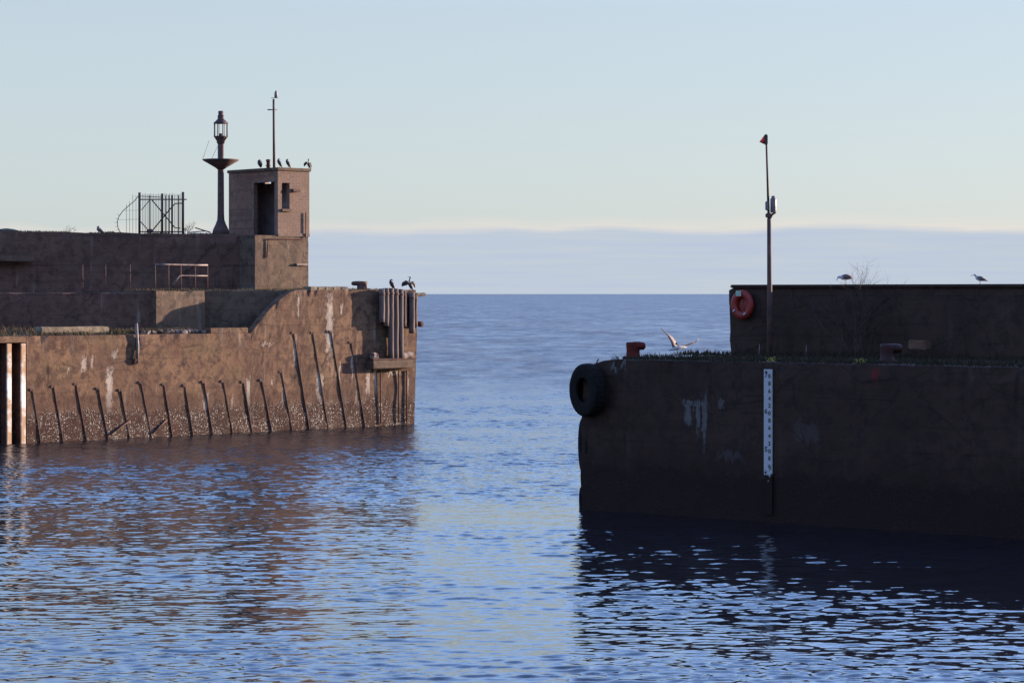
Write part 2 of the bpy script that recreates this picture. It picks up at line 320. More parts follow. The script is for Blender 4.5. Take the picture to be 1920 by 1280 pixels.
def tag(o, label=None, cat=None, group=None, kind=None):
    for k, v in (('label', label), ('category', cat), ('group', group), ('kind', kind)):
        if v: o[k] = v
    return o
def empty(name, loc, label, cat, group=None):
    o = bpy.data.objects.new(name, None); col.objects.link(o); o.location = loc; o.empty_display_size = 0.2
    return tag(o, label, cat, group)

def slab(mb, pl, u0, u1, zbot, ztop, thick, du=0.35, dz=0.4, jit=0.03, chip=0.10, end_jit=(0.0, 0.0), lean=0.0, d0=0.0, seed=0.0):
    """rough wall: front on plane pl (offset d0 to the viewer), lofted along u; ztop number or function of u"""
    zt = ztop if callable(ztop) else (lambda u: ztop)
    nu = max(2, int((u1 - u0) / du) + 1); H = max(zt(u0 + (u1 - u0) * i / nu) for i in range(nu + 1)) - zbot
    nz = max(2, int(H / dz) + 1); vs = []; per = nz + 1 + 4
    for i in range(nu + 1):
        u = u0 + (u1 - u0) * i / nu; top = zt(u)
        q = pl.pt(u, top)
        cn = noise.noise(Vector((q.x * 1.7 + seed, q.y * 1.7, 3.1))); c2 = noise.noise(Vector((q.x * 5 + seed, q.y * 5, 9.1)))
        drop = chip * max(0, cn * 0.9 + c2 * 0.5)
        for j in range(nz + 1):
            z = zbot + (top - zbot) * j / nz; 
            if j == nz: z -= drop
            p = pl.pt(u, z)
            d = jit * (noise.noise(p * 0.9 + Vector((seed, 0, 0))) + 0.6 * noise.noise(p * 3.1))
            if j == nz: d -= 0.02 + drop * 0.8
            uu = u
            if i == nu: uu += end_jit[1] * (noise.noise(Vector((5.5 + seed, 2.2, z * 1.6))) + 0.5 * noise.noise(Vector((5.5, 7.2, z * 5)))) + lean * z
            if i == 0: uu += end_jit[0] * (noise.noise(Vector((1.5 + seed, 2.2, z * 1.6))) + 0.5 * noise.noise(Vector((5.5, 7.2, z * 5))))
            vs.append(pl.pt(uu, z, d0 + d))
        ue = u + (lean * top if i == nu else 0)
        vs.append(pl.pt(ue, top - drop * 0.15 + 0.01 * c2, d0 - 0.12)); vs.append(pl.pt(ue, top + 0.02 * c2, d0 - min(0.5, thick * 0.5)))
        vs.append(pl.pt(ue, top, d0 - thick)); vs.append(pl.pt(ue, zbot, d0 - thick))
    fs = [(i * per + k, i * per + (k + 1) % per, (i + 1) * per + (k + 1) % per, (i + 1) * per + k) for i in range(nu) for k in range(per)]
    fs += [tuple(range(per)), tuple(nu * per + k for k in range(per))[::-1]]
    mb.add(vs, fs); return mb

# ------------------------------------------------------------------ the sea
def sea():
    X0, X1, Y0, Y1 = -27.0, 25.0, 33.0, 190.0
    nx = 620
    ys = [Y0]
    while ys[-1] < Y1: ys.append(ys[-1] + min(0.30, 0.048 + 0.0013 * (ys[-1] - Y0)))
    ys[-1] = Y1; ys = np.array(ys); xs = np.linspace(X0, X1, nx)
    X, Y = np.meshgrid(xs, ys); rng = np.random.RandomState(11); Z = np.zeros_like(X)
    comps = [(2.4, 5.0, 12, 0.008), (1.0, 2.2, 20, 0.020), (0.42, 1.0, 36, 0.050), (0.17, 0.42, 64, 0.115)]
    # slow patches where the breeze ruffles the water more
    pat = np.zeros_like(X)
    for i in range(8):
        a = rng.uniform(0, 2 * np.pi); lam = rng.uniform(9, 30); k = 2 * np.pi / lam
        pat += np.sin(k * (np.cos(a) * X * 0.6 + np.sin(a) * Y) + rng.uniform(0, 6.28))
    pat = np.clip(0.9 + 0.22 * pat, 0.35, 1.6)
    ruf = 0.88 + 0.9 * np.clip((Y - 58) / 35, 0, 1)      # breezier water towards the harbour mouth
    for (l0, l1, n, slope) in comps:
        for i in range(n):
            lam = np.exp(rng.uniform(np.log(l0), np.log(l1))); k = 2 * np.pi / lam
            a = np.radians(90 + rng.normal(0, 24)); ph = rng.uniform(0, 2 * np.pi)
            amp = slope / k * np.sqrt(2.0 / n)
            th = k * (np.cos(a) * X + np.sin(a) * Y) + ph
            s = np.sin(th)
            amp = amp * np.clip((lam / np.gradient(ys)[:, None] - 2.5) / 1.5, 0, 1)
            Z += amp * (s + 0.25 * np.cos(2 * th))* (pat * ruf if l1 < 2.7 else 1)
    fx = np.clip((X - X0) / 3, 0, 1) * np.clip((X1 - X) / 3, 0, 1); fy = np.clip((Y - Y0) / 1, 0, 1) * np.clip((Y1 - Y) / 70, 0, 1)
    Z *= fx * fy
    ny = len(ys); n0 = nx * ny
    co = np.stack([X, Y, Z], -1).reshape(-1, 3)
    idx = np.arange(n0).reshape(ny, nx)
    q = np.stack([idx[:-1, :-1], idx[:-1, 1:], idx[1:, 1:], idx[1:, :-1]], -1).reshape(-1, 4)
    B = 90000.0
    ox = [-B, X0, X1, B]; oy = [-300.0, Y0, Y1, B]
    ext = np.array([(x, y, 0.0) for y in oy for x in ox]); co = np.vstack([co, ext])
    eq = np.array([[n0 + r * 4 + c, n0 + r * 4 + c + 1, n0 + r * 4 + 5 + c, n0 + r * 4 + 4 + c] for r in range(3) for c in range(3) if not (r == 1 and c == 1)])
    q = np.vstack([q, eq])
    me = bpy.data.meshes.new('sea'); me.vertices.add(len(co)); me.vertices.foreach_set('co', co.ravel())
    me.loops.add(q.size); me.loops.foreach_set('vertex_index', q.ravel().astype(np.int32))
    me.polygons.add(len(q)); me.polygons.foreach_set('loop_start', np.arange(0, q.size, 4, dtype=np.int32))
    me.polygons.foreach_set('loop_total', np.full(len(q), 4, dtype=np.int32)); me.polygons.foreach_set('use_smooth', [True] * len(q))
    me.update(calc_edges=True); me.validate()
    o = bpy.data.objects.new('sea', me); col.objects.link(o); tag(o, kind='structure')
    n = NT('sea_water'); n.b.inputs['IOR'].default_value = 1.6
    y = n.dot(n.pos, (0, 1, 0)); far = n.step(y, 105.0, 200.0)
    # ripples finer than the mesh, and the waves of the open sea, as surface slopes
    def nc(scale, sc, det, ro):
        t = n.t.nodes.new('ShaderNodeTexNoise'); n.l(n.vmul(n.pos, scale), t.inputs['Vector']); t.inputs['Scale'].default_value = sc
        t.inputs['Detail'].default_value = det; t.inputs['Roughness'].default_value = ro
        v = n.t.nodes.new('ShaderNodeVectorMath'); v.operation = 'SUBTRACT'; n.t.links.new(t.outputs[1], v.inputs[0]); v.inputs[1].default_value = (.5, .5, .5); return v.outputs[0]
    def vsc(v, f):
        q = n.t.nodes.new('ShaderNodeVectorMath'); q.operation = 'SCALE'; n.l(v, q.inputs[0]); n.l(f, q.inputs['Scale']); return q.outputs[0]
    def vadd(a, b_):
        q = n.t.nodes.new('ShaderNodeVectorMath'); q.operation = 'ADD'; n.l(a, q.inputs[0]); n.l(b_, q.inputs[1]); return q.outputs[0]
    fine = vsc(nc((0.8, 1.6, 1), 3.5, 2, .6), n.math('ADD', 0.25, n.math('MULTIPLY', n.step(y, 50.0, 100.0), 0.9)))
    sea1 = vsc(nc((0.6, 0.5, 1), 0.9, 4, .65), n.math('MULTIPLY', far, 0.9))
    sea2 = vsc(nc((0.14, 0.04, 1), 1.0, 4, .6), n.math('MULTIPLY', far, 0.5))
    sl = n.vmul(vadd(vadd(fine, sea1), sea2), (0.6, 1.0, 0.0))
    gn = n.t.nodes.new('ShaderNodeNewGeometry').outputs['Normal']
    q = n.t.nodes.new('ShaderNodeVectorMath'); q.operation = 'NORMALIZE'; n.l(vadd(gn, sl), q.inputs[0]); n.t.links.new(q.outputs[0], n.b.inputs['Normal'])
    rv = n.math('ADD', n.math('MULTIPLY', n.noise(n.vmul(n.pos, (0.30, 0.07, 1)), 1.0, 4, .65), 0.55), n.math('MULTIPLY', n.noise(n.vmul(n.pos, (0.05, 0.015, 1)), 1.0, 4, .6), 0.35))
    rgh = n.math('ADD', n.math('ADD', 0.07, n.math('MULTIPLY', n.step(y, 50.0, 110.0), 0.13)), n.math('MULTIPLY', far, n.math('ADD', rv, -0.24)))
    o.data.materials.append(n.fin((0.011, 0.010, 0.013), rgh, 0.5))
    return o
sea()

# ------------------------------------------------------------------ left pier
pierL = empty('harbour_pier', L.pt(10, 0), 'sunlit brown concrete pier with white tide stains on the left of the harbour mouth', 'pier')
uS, u480, u560, uB = L.u(50), L.u(472), L.u(566), L.u(777)
slab(MB(), L, uS, u480, -2.5, ZL, 26, chip=0.12).build('lower_quay_wall', M['quay'], pierL)
def sweep(u):
    t = min(1, max(0, (u - u480) / (u560 - u480))); return ZL + 0.02 + (ZU - ZL) * math.sin(t * math.pi / 2) ** 1.0
slab(MB(), L, u480, uB, -2.5, sweep, 0.42, du=0.2, chip=0.16, end_jit=(0, 0.10), lean=0.02).build('upper_quay_wall', M['quay'], pierL)
slab(MB(), L.back(0.40), u560 + 0.3, uB - 0.15, -2.5, ZU - 0.04, 1.9, chip=0.02).build('deck_edge', M['upper'], pierL)
Lb = L.back(1.7); Lc = L.back(2.25)
slab(MB(), Lb, Lb.u(293), Lb.u(384), -2.5, ZU - 0.03, 14, chip=0.10).build('buttress', M['upper'], pierL)
slab(MB(), Lc, Lc.u(560), Lc.u(772), -2.5, ZU - 0.06, 14, chip=0.10).build('quay_body', M['upper'], pierL)
q = L.back(2.2).hit(381); Ld = Plane(q.x, q.y, 21)
slab(MB(), Ld, 0, 4.4, -2.5, ZU + 0.0, 14, chip=0.10).build('recess_wall', M['upper'], pierL)
# shaded set back wall left of the lit pillar
c0 = Lb.hit(293); Ls = Plane(c0.x, c0.y, 20); Ls = Ls.back(0.25)
slab(MB(), Ls, -14, 0.05, -2.5, ZU - 0.12, 14, chip=0.12).build('set_back_wall', M['dark'], pierL)
# slot with the berth gate posts at the left edge
Lr = L.back(2.2)
slab(MB(), Lr, Lr.u(50) - 12, Lr.u(60), -2.5, ZL - 0.3, 4).build('slot_wall', M['dark'], pierL)
slab(MB(), L, uS - 14, uS - 0.02, ZL - 0.26, ZL, 26, chip=0.08).build('slot_lintel', M['quay'], pierL)
slab(MB(), L, uS - 14, L.u(-60), -2.5, ZL - 0.27, 2.1).build('outer_quay_wall', M['quay'], pierL)

for (pa, pb, lab) in ((13, 21.5, 'leftmost pale steel guide post in the dark quay slot'), (39.5, 48, 'pale steel guide post at the right side of the dark quay slot')):
    ua, ub = L.u(pa), L.u(pb); w = ub - ua; c = L.pt((ua + ub) / 2, 1.0, -0.1)
    g = empty('guide_post', L.pt((ua + ub) / 2, -1.5, -0.1), lab, 'post', 'guide posts of the quay slot')
    T3, N3, Z3 = Vector((*L.t, 0)), Vector((*L.n, 0)), Vector((0, 0, 1))
    MB().rbox(L.pt((ua + ub) / 2, 1.3, -0.03), (w, 0.10, 5.6), (T3, N3, Z3), 0.012).build('flange', M['whitepile'], g)
    MB().box(L.pt((ua + ub) / 2, 1.3, -0.33), (0.06, 0.5, 5.56), (T3, N3, Z3)).build('web', M['rust'], g)
lad = empty('wall_ladder', Lr.pt(Lr.u(31), 0.5), 'dark iron ladder inside the quay slot', 'ladder')
um = Lr.u(31); mb = MB()
for s in (-0.2, 0.2): MB().loft([Lr.pt(um + s, -0.5, 0.15), Lr.pt(um + s, 4.0, 0.15)], 0.025, 6).build('stile', M['rust'], lad)
for k in range(14): MB().loft([Lr.pt(um - 0.2, -0.3 + k * 0.3, 0.15), Lr.pt(um + 0.2, -0.3 + k * 0.3, 0.15)], 0.018, 6).build('rung', M['rust'], lad)

T3, N3, Z3 = Vector((*L.t, 0)), Vector((*L.n, 0)), Vector((0, 0, 1)); AX = (T3, N3, Z3)
# leaning rails on the sunlit wall
rails = [((60, 728), (76, 828)), ((100, 722), (118, 826)), ((142, 718), (162, 824)), ((184, 726), (203, 823)), ((226, 728), (243, 822)), ((264, 715), (284, 819)),
         ((307, 718), (323, 816)), ((346, 720), (362, 816)), ((382, 714), (399, 814)), ((418, 712), (436, 812)), ((456, 714), (473, 812)), ((490, 710), (510, 810)),
         ((527, 695), (548, 808)), ((550, 622), (580, 805)), ((586, 622), (615, 802)), ((620, 620), (650, 802)), ((658, 640), (684, 797))]
ordn = 'first second third fourth fifth sixth seventh eighth ninth tenth eleventh twelfth thirteenth fourteenth fifteenth sixteenth seventeenth'.split()
for i, (a, b) in enumerate(rails):
    A = L.pt(L.u(a[0]), L.z(*a), 0.0); B = L.pt(L.u(b[0]), L.z(*b), 0.0); B += (B - A).normalized() * 0.8
    d = (B - A).normalized(); side = d.cross(N3).normalized(); g = empty('fender_rail', (A + B) / 2, ('%s%s leaning rusty rail from the left on the sunlit quay wall' % ('tall ' if i > 12 else 'short ', ordn[i])), 'rail', 'leaning rails on the sunlit quay wall')
    m = MB(); nseg = 8; ln = (B - A).length
    m.box((A + B) / 2, (0.062, 0.045, ln), (side, N3, -d)); m.box((A + B) / 2 + N3 * 0.028, (0.03, 0.02, ln - 0.02), (side, N3, -d))
    m.build('rail_bar', M['rail'], g)
    m = MB(); m.rbox(A + d * 0.04 + N3 * 0.0 + side * 0.05, (0.20, 0.09, 0.12), (T3, N3, Z3), 0.02, i, 0.03); m.build('top_bracket', M['rust'], g)
    m = MB(); m.rbox(A + d * (ln * 0.55), (0.12, 0.07, 0.05), (side, N3, -d), 0.012); m.build('clamp', M['rail'], g)
# cross braces
for j, (a, b, lab) in enumerate((((203, 815), (243, 788), 'rusty cross brace low on the quay wall, nearer the slot'), ((284, 812), (312, 786), 'rusty cross brace low on the quay wall, farther from the slot'))):
    A = L.pt(L.u(a[0]), L.z(*a), 0.05); B = L.pt(L.u(b[0]), L.z(*b), 0.05)
    tag(MB().loft([A, B], 0.035, 6).build('cross_brace', M['rail']), lab, 'brace', 'cross braces between the rails')
# rusted outlet post at 256
g = empty('mooring_post', L.pt(L.u(255), ZL), 'rusty broken post on the quay edge trailing a dark stain', 'post')
MB().loft([L.pt(L.u(255), L.z(255, 680), 0.10), L.pt(L.u(256), L.z(256, 650), 0.09), L.pt(L.u(255), L.z(255, 606), 0.02)], [0.06, 0.07, 0.065], 8).build('shaft', M['galv'], g)
MB().rbox(L.pt(L.u(264), L.z(264, 643), 0.06), (0.3, 0.14, 0.55), AX, 0.03, 3, 0.03).build('bracket', M['rust'], g)
MB().rbox(L.pt(L.u(254), L.z(254, 676), 0.06), (0.28, 0.14, 0.25), AX, 0.03, 4, 0.06).build('stub', M['rail'], g)

# timber piles on the pier corner
piles = [(716, 541, 604), (724, 540, 611), (733, 540, 672), (742, 541, 674), (751, 542, 672), (758, 546, 612), (772, 548, 625), (779, 552, 612)]
for i, (px, yt, yb) in enumerate(piles):
    dd = 0.34; Lq = L.back(-dd); u = Lq.u(px); zt, zb = Lq.z(px, yt), Lq.z(px, yb)
    names = ['shortest leftmost', 'second', 'third, full height', 'fourth, full height', 'fifth, full height', 'thin sixth', 'outer pale short', 'outermost short']
    g = empty('fender_pile', L.pt(u, zb, dd), names[i] + ' timber fender pile at the end of the sunlit pier', 'fender pile', 'timber fender piles at the pier end')
    r = 0.095 if i in (5, 7) else 0.145
    m = MB(); pts = []; rr = []
    for k in range(9):
        z = zb + (zt - zb) * k / 8; pts.append(L.pt(u + 0.02 * noise.noise(Vector((i * 3.1, z, 0))), z, dd)); rr.append(r * (1 + 0.12 * noise.noise(Vector((i * 9.1, z * 2, 5)))))
    m.loft(pts, rr, 10).build('post', M['timber'], g)
    m = MB(); m.lathe(L.pt(u, zt - 0.25, dd), [(r * 1.12, -0.04), (r * 1.12, 0.04)], 10); m.build('iron_band', M['rust'], g)
    m = MB(); m.loft([L.pt(u, zt - 0.6, dd - r * .8), L.pt(u, zt - 0.6, -0.1)], 0.04, 6); m.build('tie_bolt', M['rust'], g)
for (pa, pb, ya, yb, lab) in ((714, 762, 545, 606, 'dark backing board behind the tall group of timber piles'), (770, 781, 552, 612, 'narrow dark backing board behind the outermost piles')):
    Lq = L.back(-0.12); za, zb_ = Lq.z((pa + pb) / 2, yb), Lq.z((pa + pb) / 2, ya)
    tag(MB().rbox(Lq.pt((Lq.u(pa) + Lq.u(pb)) / 2, (za + zb_) / 2), (Lq.u(pb) - Lq.u(pa), 0.22, zb_ - za), AX, 0.02, 4, 0.03).build('backing_board', M['rust']), lab, 'board', 'backing boards behind the piles')
# ledge under the piles
g = empty('fender_ledge', L.pt(L.u(740), 2.5), 'stained concrete ledge with rusty rim under the timber piles', 'ledge')
Lq = L.back(-0.5); ua, ub = Lq.u(700), Lq.u(781); zl = Lq.z(740, 674)
MB().rbox(L.pt((ua + ub) / 2, zl - 0.2, 0.25), (ub - ua, 0.5, 0.40), AX, 0.03, 2, 0.02).build('beam', M['upper'], g)
MB().rbox(L.pt((ua + ub) / 2, zl + 0.03, 0.27), (ub - ua + 0.04, 0.5, 0.06), AX, 0.02, 2, 0.01).build('steel_rim', M['rail'], g)
MB().rbox(L.pt(Lq.u(707), zl + 0.20, 0.30), (0.36, 0.3, 0.28), AX, 0.04, 5, 0.04).build('pale_block', M['rubble'], g)
MB().rbox(L.pt(Lq.u(769), zl + 0.18, 0.28), (0.70, 0.3, 0.24), AX, 0.04, 8, 0.06).build('pale_block', M['rubble'], g)
# two slender vertical rods on the lower corner
for k, px in enumerate((712, 746, 761)):
    tag(MB().loft([L.pt(L.u(px), 0.1, 0.06), L.pt(L.u(px), L.z(px, 694), 0.06)], 0.035, 6).build('wall_rod', M['rail']), ['left', 'middle', 'right'][k] + ' upright iron rod under the fender ledge', 'rod', 'upright rods under the ledge')
# rusty end fitting
tag(MB().rbox(L.pt(L.u(785), L.z(785, 607), 0.1), (0.22, 0.3, 0.26), AX, 0.05, 6, 0.05).build('iron_lug', M['bollard_dull']), 'small rusty iron lug sticking out at the tip of the sunlit pier', 'lug')
tag(MB().rbox(L.pt(L.u(781), L.z(781, 552), 0.1), (0.55, 0.5, 0.14), AX, 0.04, 6, 0.05).build('coping_stone', M['kerb']), 'loose coping stone at the top tip of the sunlit pier', 'stone')

# kerb stones on the upper edge and the low kerb on the terrace
for k in range(5):
    a, b = 584 + k * 14.5, 584 + k * 14.5 + 13.6; ua, ub = L.u(a), L.u(b)
    tag(MB().rbox(L.pt((ua + ub) / 2, ZU + 0.05, -0.35), (ub - ua, 0.55, 0.22), AX, 0.03, k, 0.03).build('coping_stone', M['kerb']), ordn[k].capitalize() + ' weathered coping stone from the hut along the upper quay edge', 'stone', 'coping stones on the upper quay edge')
g = tag(MB().rbox(L.pt(L.u(162), ZL + 0.2, -1.1), (L.u(226) - L.u(98), 0.6, 0.28), AX, 0.05, 3, 0.05).build('kerb_beam', M['kerb']), 'long pale concrete kerb lying in the grass on the lower quay', 'kerb')
tag(MB().rbox(L.pt(L.u(432), ZL + 0.11, -0.3), (L.u(468) - L.u(397), 0.5, 0.26), AX, 0.03, 3, 0.02).build('concrete_block', M['quay']), 'low sunlit concrete block on the lower quay below the curved wall', 'block')
# rubble stones
spots = [(268, 622), (277, 623), (287, 621), (300, 622), (312, 621), (321, 623), (334, 620), (343, 623), (352, 621), (361, 623), (371, 620), (381, 623), (390, 621), (402, 641), (455, 640), (462, 641)]
for k, (px, py) in enumerate(spots[:13]):
    pl = L.back(0.35 + 0.3 * random.random()); u = pl.u(px); w = random.uniform(0.12, 0.34)
    tag(MB().rbox(pl.pt(u, ZL + 0.09), (w, 0.25, random.uniform(0.10, 0.2)), AX, 0.03, k, 0.09).build('broken_stone', M['rubble']), ordn[k].capitalize() + ' broken stone from the left in the rubble row on the lower quay', 'stone', 'rubble on the lower quay edge')

# ------------------------------------------------------------------ hut and its base
Lh = L.back(3.5)
uh0, uhc, uhr = Lh.u(478), Lh.u(521), Lh.u(580)
zbt = Lh.z(500, 441); zrt = Lh.z(550, 321)
# depth of the hut so that the far corner lies at px 427
hd = 3.0
for s in np.arange(2.0, 5.0, 0.02):
    p = Lh.pt(uhc, 0, -s)
    if 960 + F * p.x / p.y <= 429: hd = float(s); break
hut = empty('signal_hut', Lh.pt(uhc + 1, ZU, -1.5), 'small flat roofed brick lookout hut on a concrete base on the left pier', 'hut')
slab(MB(), Lh, uh0, Lh.u(578), ZU - 0.4, zbt, hd + 0.6, chip=0.05, jit=0.02, d0=0.01, lean=0.0).build('concrete_base', M['upper'], hut)
# string course where brick begins
MB().rbox(Lh.pt((uhc + uhr) / 2 , zbt + 0.04, -0.10), (uhr - uhc + 0.02, 0.26, 0.16), AX, 0.015).build('string_course', M['brick'], hut)
TH = 0.24
def wallbox(m, u0, u1, z0, z1, v0, v1): m.box(Lh.pt((u0 + u1) / 2, (z0 + z1) / 2, -(v0 + v1) / 2), (u1 - u0, v1 - v0, z1 - z0), AX)
wu0, wu1 = Lh.u(528.5), Lh.u(543); wz0, wz1 = Lh.z(536, 392), Lh.z(536, 343)
m = MB(); zb = zbt + 0.12
wallbox(m, uhc, wu0, zb, zrt, 0, TH); wallbox(m, wu1, uhr, zb, zrt, 0, TH); wallbox(m, wu0, wu1, zb, wz0, 0, TH); wallbox(m, wu0, wu1, wz1, zrt, 0, TH)
m.build('brick_wall', M['brick'], hut)
# shaded wall with the doorway: plane u = uhc, v from 0 to hd
def vat(px, uu):
    for s in np.arange(0, hd + .5, 0.01):
        p = Lh.pt(uu, 0, -s)
        if 960 + F * p.x / p.y <= px: return float(s)
    return hd
dv0, dv1 = vat(517, uhc), vat(475, uhc); dp = Lh.pt(uhc, 0, -dv1); dzt = EYE + (HOR - 341) / F * dp.y
m = MB(); wallbox(m, uhc + 0.001, uhc + TH, zbt + 0.001, zrt, TH, max(dv0, TH + .02)); wallbox(m, uhc + 0.001, uhc + TH, zbt + 0.001, zrt, dv1, hd); wallbox(m, uhc + 0.001, uhc + TH, dzt, zrt, max(dv0, TH + .02), dv1)
m.build('render_wall', M['hutdark'], hut)
m = MB(); wallbox(m, uhc + TH, uhr, zbt + 0.001, zrt, hd - TH, hd); m.build('back_wall', M['plaster'], hut)
# right end wall with a slit seen through the door
s0, s1 = vat(508, uhr - TH), vat(497, uhr - TH); pz = Lh.pt(uhr, 0, -(s0 + s1) / 2); sz0 = EYE + (HOR - 345) / F * pz.y; sz1 = EYE + (HOR - 341) / F * pz.y
m = MB(); wallbox(m, uhr - TH, uhr, zbt + .001, zrt, TH, s0); wallbox(m, uhr - TH, uhr, zbt + .001, zrt, s1, hd - TH); wallbox(m, uhr - TH, uhr, zbt + .001, sz0, s0, s1); wallbox(m, uhr - TH, uhr, sz1, zrt, s0, s1)
m.build('end_wall', M['plaster'], hut)
m = MB(); m.rbox(Lh.pt((uhc + uhr) / 2, zrt + 0.075, -hd / 2), (uhr - uhc + 0.12, hd + 0.14, 0.15), AX, 0.02, 2, 0.01); m.build('roof_slab', M['upper'], hut)
m = MB(); m.rbox(Lh.pt((wu0 + wu1) / 2, wz0 - 0.06, 0.02), (wu1 - wu0 + 0.1, 0.16, 0.12), AX, 0.01); wf = m.build('window_sill', M['upper'], hut)
m = MB(); m.rbox(Lh.pt(wu1 + 0.28, Lh.z(548, 357), 0.10), (0.42, 0.2, 0.13), AX, 0.01); m.build('iron_bracket', M['rust'], hut)
fr = MB(); fr.box(Lh.pt(uhc - 0.012, (zbt + dzt) / 2, -dv1 + 0.04), (0.05, 0.05, dzt - zbt), AX); fr.box(Lh.pt(uhc - 0.012, dzt - 0.03, -(dv0 + dv1) / 2), (0.05, dv1 - dv0 - .1, 0.05), AX); fr.build('door_frame', M['galv'], hut)
pp = MB(); pp.loft([Lh.pt(Lh.u(572), Lh.z(572, 399), 0.06), Lh.pt(Lh.u(572), Lh.z(572, 448), 0.06), Lh.pt(Lh.u(501), Lh.z(501, 448), 0.06), Lh.pt(Lh.u(499), Lh.z(499, 484), 0.06)], 0.03, 6); pp.build('conduit_pipe', M['rail'], hut)
pp = MB(); pp.rbox(Lh.pt(Lh.u(564), Lh.z(564, 496), 0.07), (Lh.u(575) - Lh.u(553), 0.14, 0.10), AX, 0.02); pp.build('iron_rail', M['galv'], hut)
# roof mast
ztop = zrt + 0.15
def hpt(px, py, v): # point on the roof at depth v
    pl = Lh.back(v); return pl.hit(px, py)
g = empty('roof_mast', hpt(513, 316, 1.2), 'tall thin mast with lamp on the roof of the hut', 'mast')
b = hpt(514, 317, 1.2); b.z = ztop - 0.05; tp = hpt(513, 186, 1.2)
MB().loft([b, tp], [0.065, 0.05], 8).build('pole', M['mast'], g)
MB().loft([hpt(502, 206, 1.2), hpt(519, 206, 1.2)], 0.03, 6).build('crossbar', M['mast'], g)
MB().loft([hpt(509, 184, 1.2), hpt(522, 184, 1.2)], 0.015, 6).build('lamp_bracket', M['mast'], g)
MB().lathe(hpt(517.5, 184, 1.2), [(0.05, 0), (0.08, 0.03), (0.075, 0.24), (0.05, 0.30), (0.02, 0.36)], 10).build('lamp', M['lamp'], g)
g = empty('vent_pipe', hpt(503, 317, 1.0), 'short stubby vent pipe on the hut roof left of the mast', 'pipe')
b = hpt(503, 317, 1.0); b.z = ztop
MB().lathe(b, [(0.09, -0.03), (0.085, 0.3), (0.11, 0.31), (0.11, 0.40), (0.07, 0.42)], 10).build('pipe', M['mast'], g)
MB().lathe(b, [(0.13, 0.10), (0.13, 0.14)], 10).build('collar', M['mast'], g)

# ------------------------------------------------------------------ parapet wall and what stands on it
q = Lh.pt(uh0, 0, -1.2); Pp = Plane(q.x, q.y, 20)
zp0, zp1 = Pp.z(0, 434), Pp.z(420, 439)
u00, u01 = Pp.u(0), Pp.u(420)
def ptop(u): return zp0 + (zp1 - zp0) * (u - u00) / (u01 - u00) + 0.05 * noise.noise(Vector((u * 0.8, 1, 2)))
par = empty('parapet_wall', Pp.pt(-6, ZU), 'long dark shaded sea wall with overgrown top running left from the hut', 'wall')
slab(MB(), Pp, u00 - 8, -0.02, ZU - 0.5, ptop, 1.9, chip=0.12, jit=0.05).build('wall_body', M['dark'], par)
# low ledge with a lit top at the far left
zl0 = Pp.z(30, 492)
MB().rbox(Pp.back(-0.55).hit(10, 484), (2.6, 0.7, 0.30), AX, 0.04, 3, 0.04).build('ledge_beam', M['upper'], par)
def ppt(px, py, v=0.9): return Pp.back(v).hit(px, py)
tm = empty('soil_mound', ppt(10, 434), 'low overgrown mound on top of the sea wall at the left edge', 'mound')
b = ppt(12, 436); MB().lathe(b + Vector((0, 0, -0.05)), [(0.9, 0), (0.7, 0.1), (0.35, 0.2), (0.05, 0.24)], 12).build('mound', M['soil'], tm)

# harbour light column
lb = ppt(414, 436, 0.75); sc = lb.y / F
lt = empty('harbour_light', lb, 'old iron harbour light column with open lantern and dish platform beside the hut', 'light column')
def zz(py): return EYE + (HOR - py) * sc - lb.z
AXW = None
MB().lathe(lb, [(0.42, -0.1), (0.36, zz(430)), (0.24, zz(420)), (0.17, zz(412)), (0.155, zz(400)), (0.145, zz(318)), (0.145, zz(266))], 14).build('column', M['mast'], lt)
MB().lathe(lb, [(0.15, zz(318)), (0.28, zz(314)), (0.84, zz(301)), (0.86, zz(299)), (0.15, zz(298.5))], 20).build('platform', M['mast'], lt)
MB().lathe(lb, [(0.15, zz(270)), (0.19, zz(268)), (0.19, zz(265)), (0.30, zz(258)), (0.33, zz(257)), (0.33, zz(255.5)), (0.1, zz(255))], 16).build('gallery', M['mast'], lt)
lan = MB().lathe(lb, [(0.34, zz(232)), (0.34, zz(230.5)), (0.19, zz(225)), (0.15, zz(223)), (0.15, zz(217)), (0.12, zz(216)), (0.12, zz(208.5)), (0.05, zz(208))], 16).build('lantern_roof', M['mast'], lt)
for k in range(8):
    a = 2 * math.pi * (k + 0.5) / 8; o_ = Vector((math.cos(a) * 0.315, math.sin(a) * 0.315, 0))
    MB().loft([lb + o_ + Z3 * zz(256), lb + o_ + Z3 * zz(231)], 0.02, 5).build('lantern_bar', M['mast'], lt)
MB().lathe(lb, [(0.08, zz(256)), (0.09, zz(252)), (0.03, zz(250))], 8).build('burner', M['mast'], lt)
def lpt(px, py, dy=0): return Vector(((px - 960) * sc, lb.y + dy, EYE + (HOR - py) * sc))
MB().loft([lpt(379.5, 300), lpt(392, 264)], 0.008, 4).build('stay_wire', M['mast'], lt)
MB().loft([lpt(396, 300), lpt(408, 274)], 0.008, 4).build('stay_wire', M['mast'], lt)

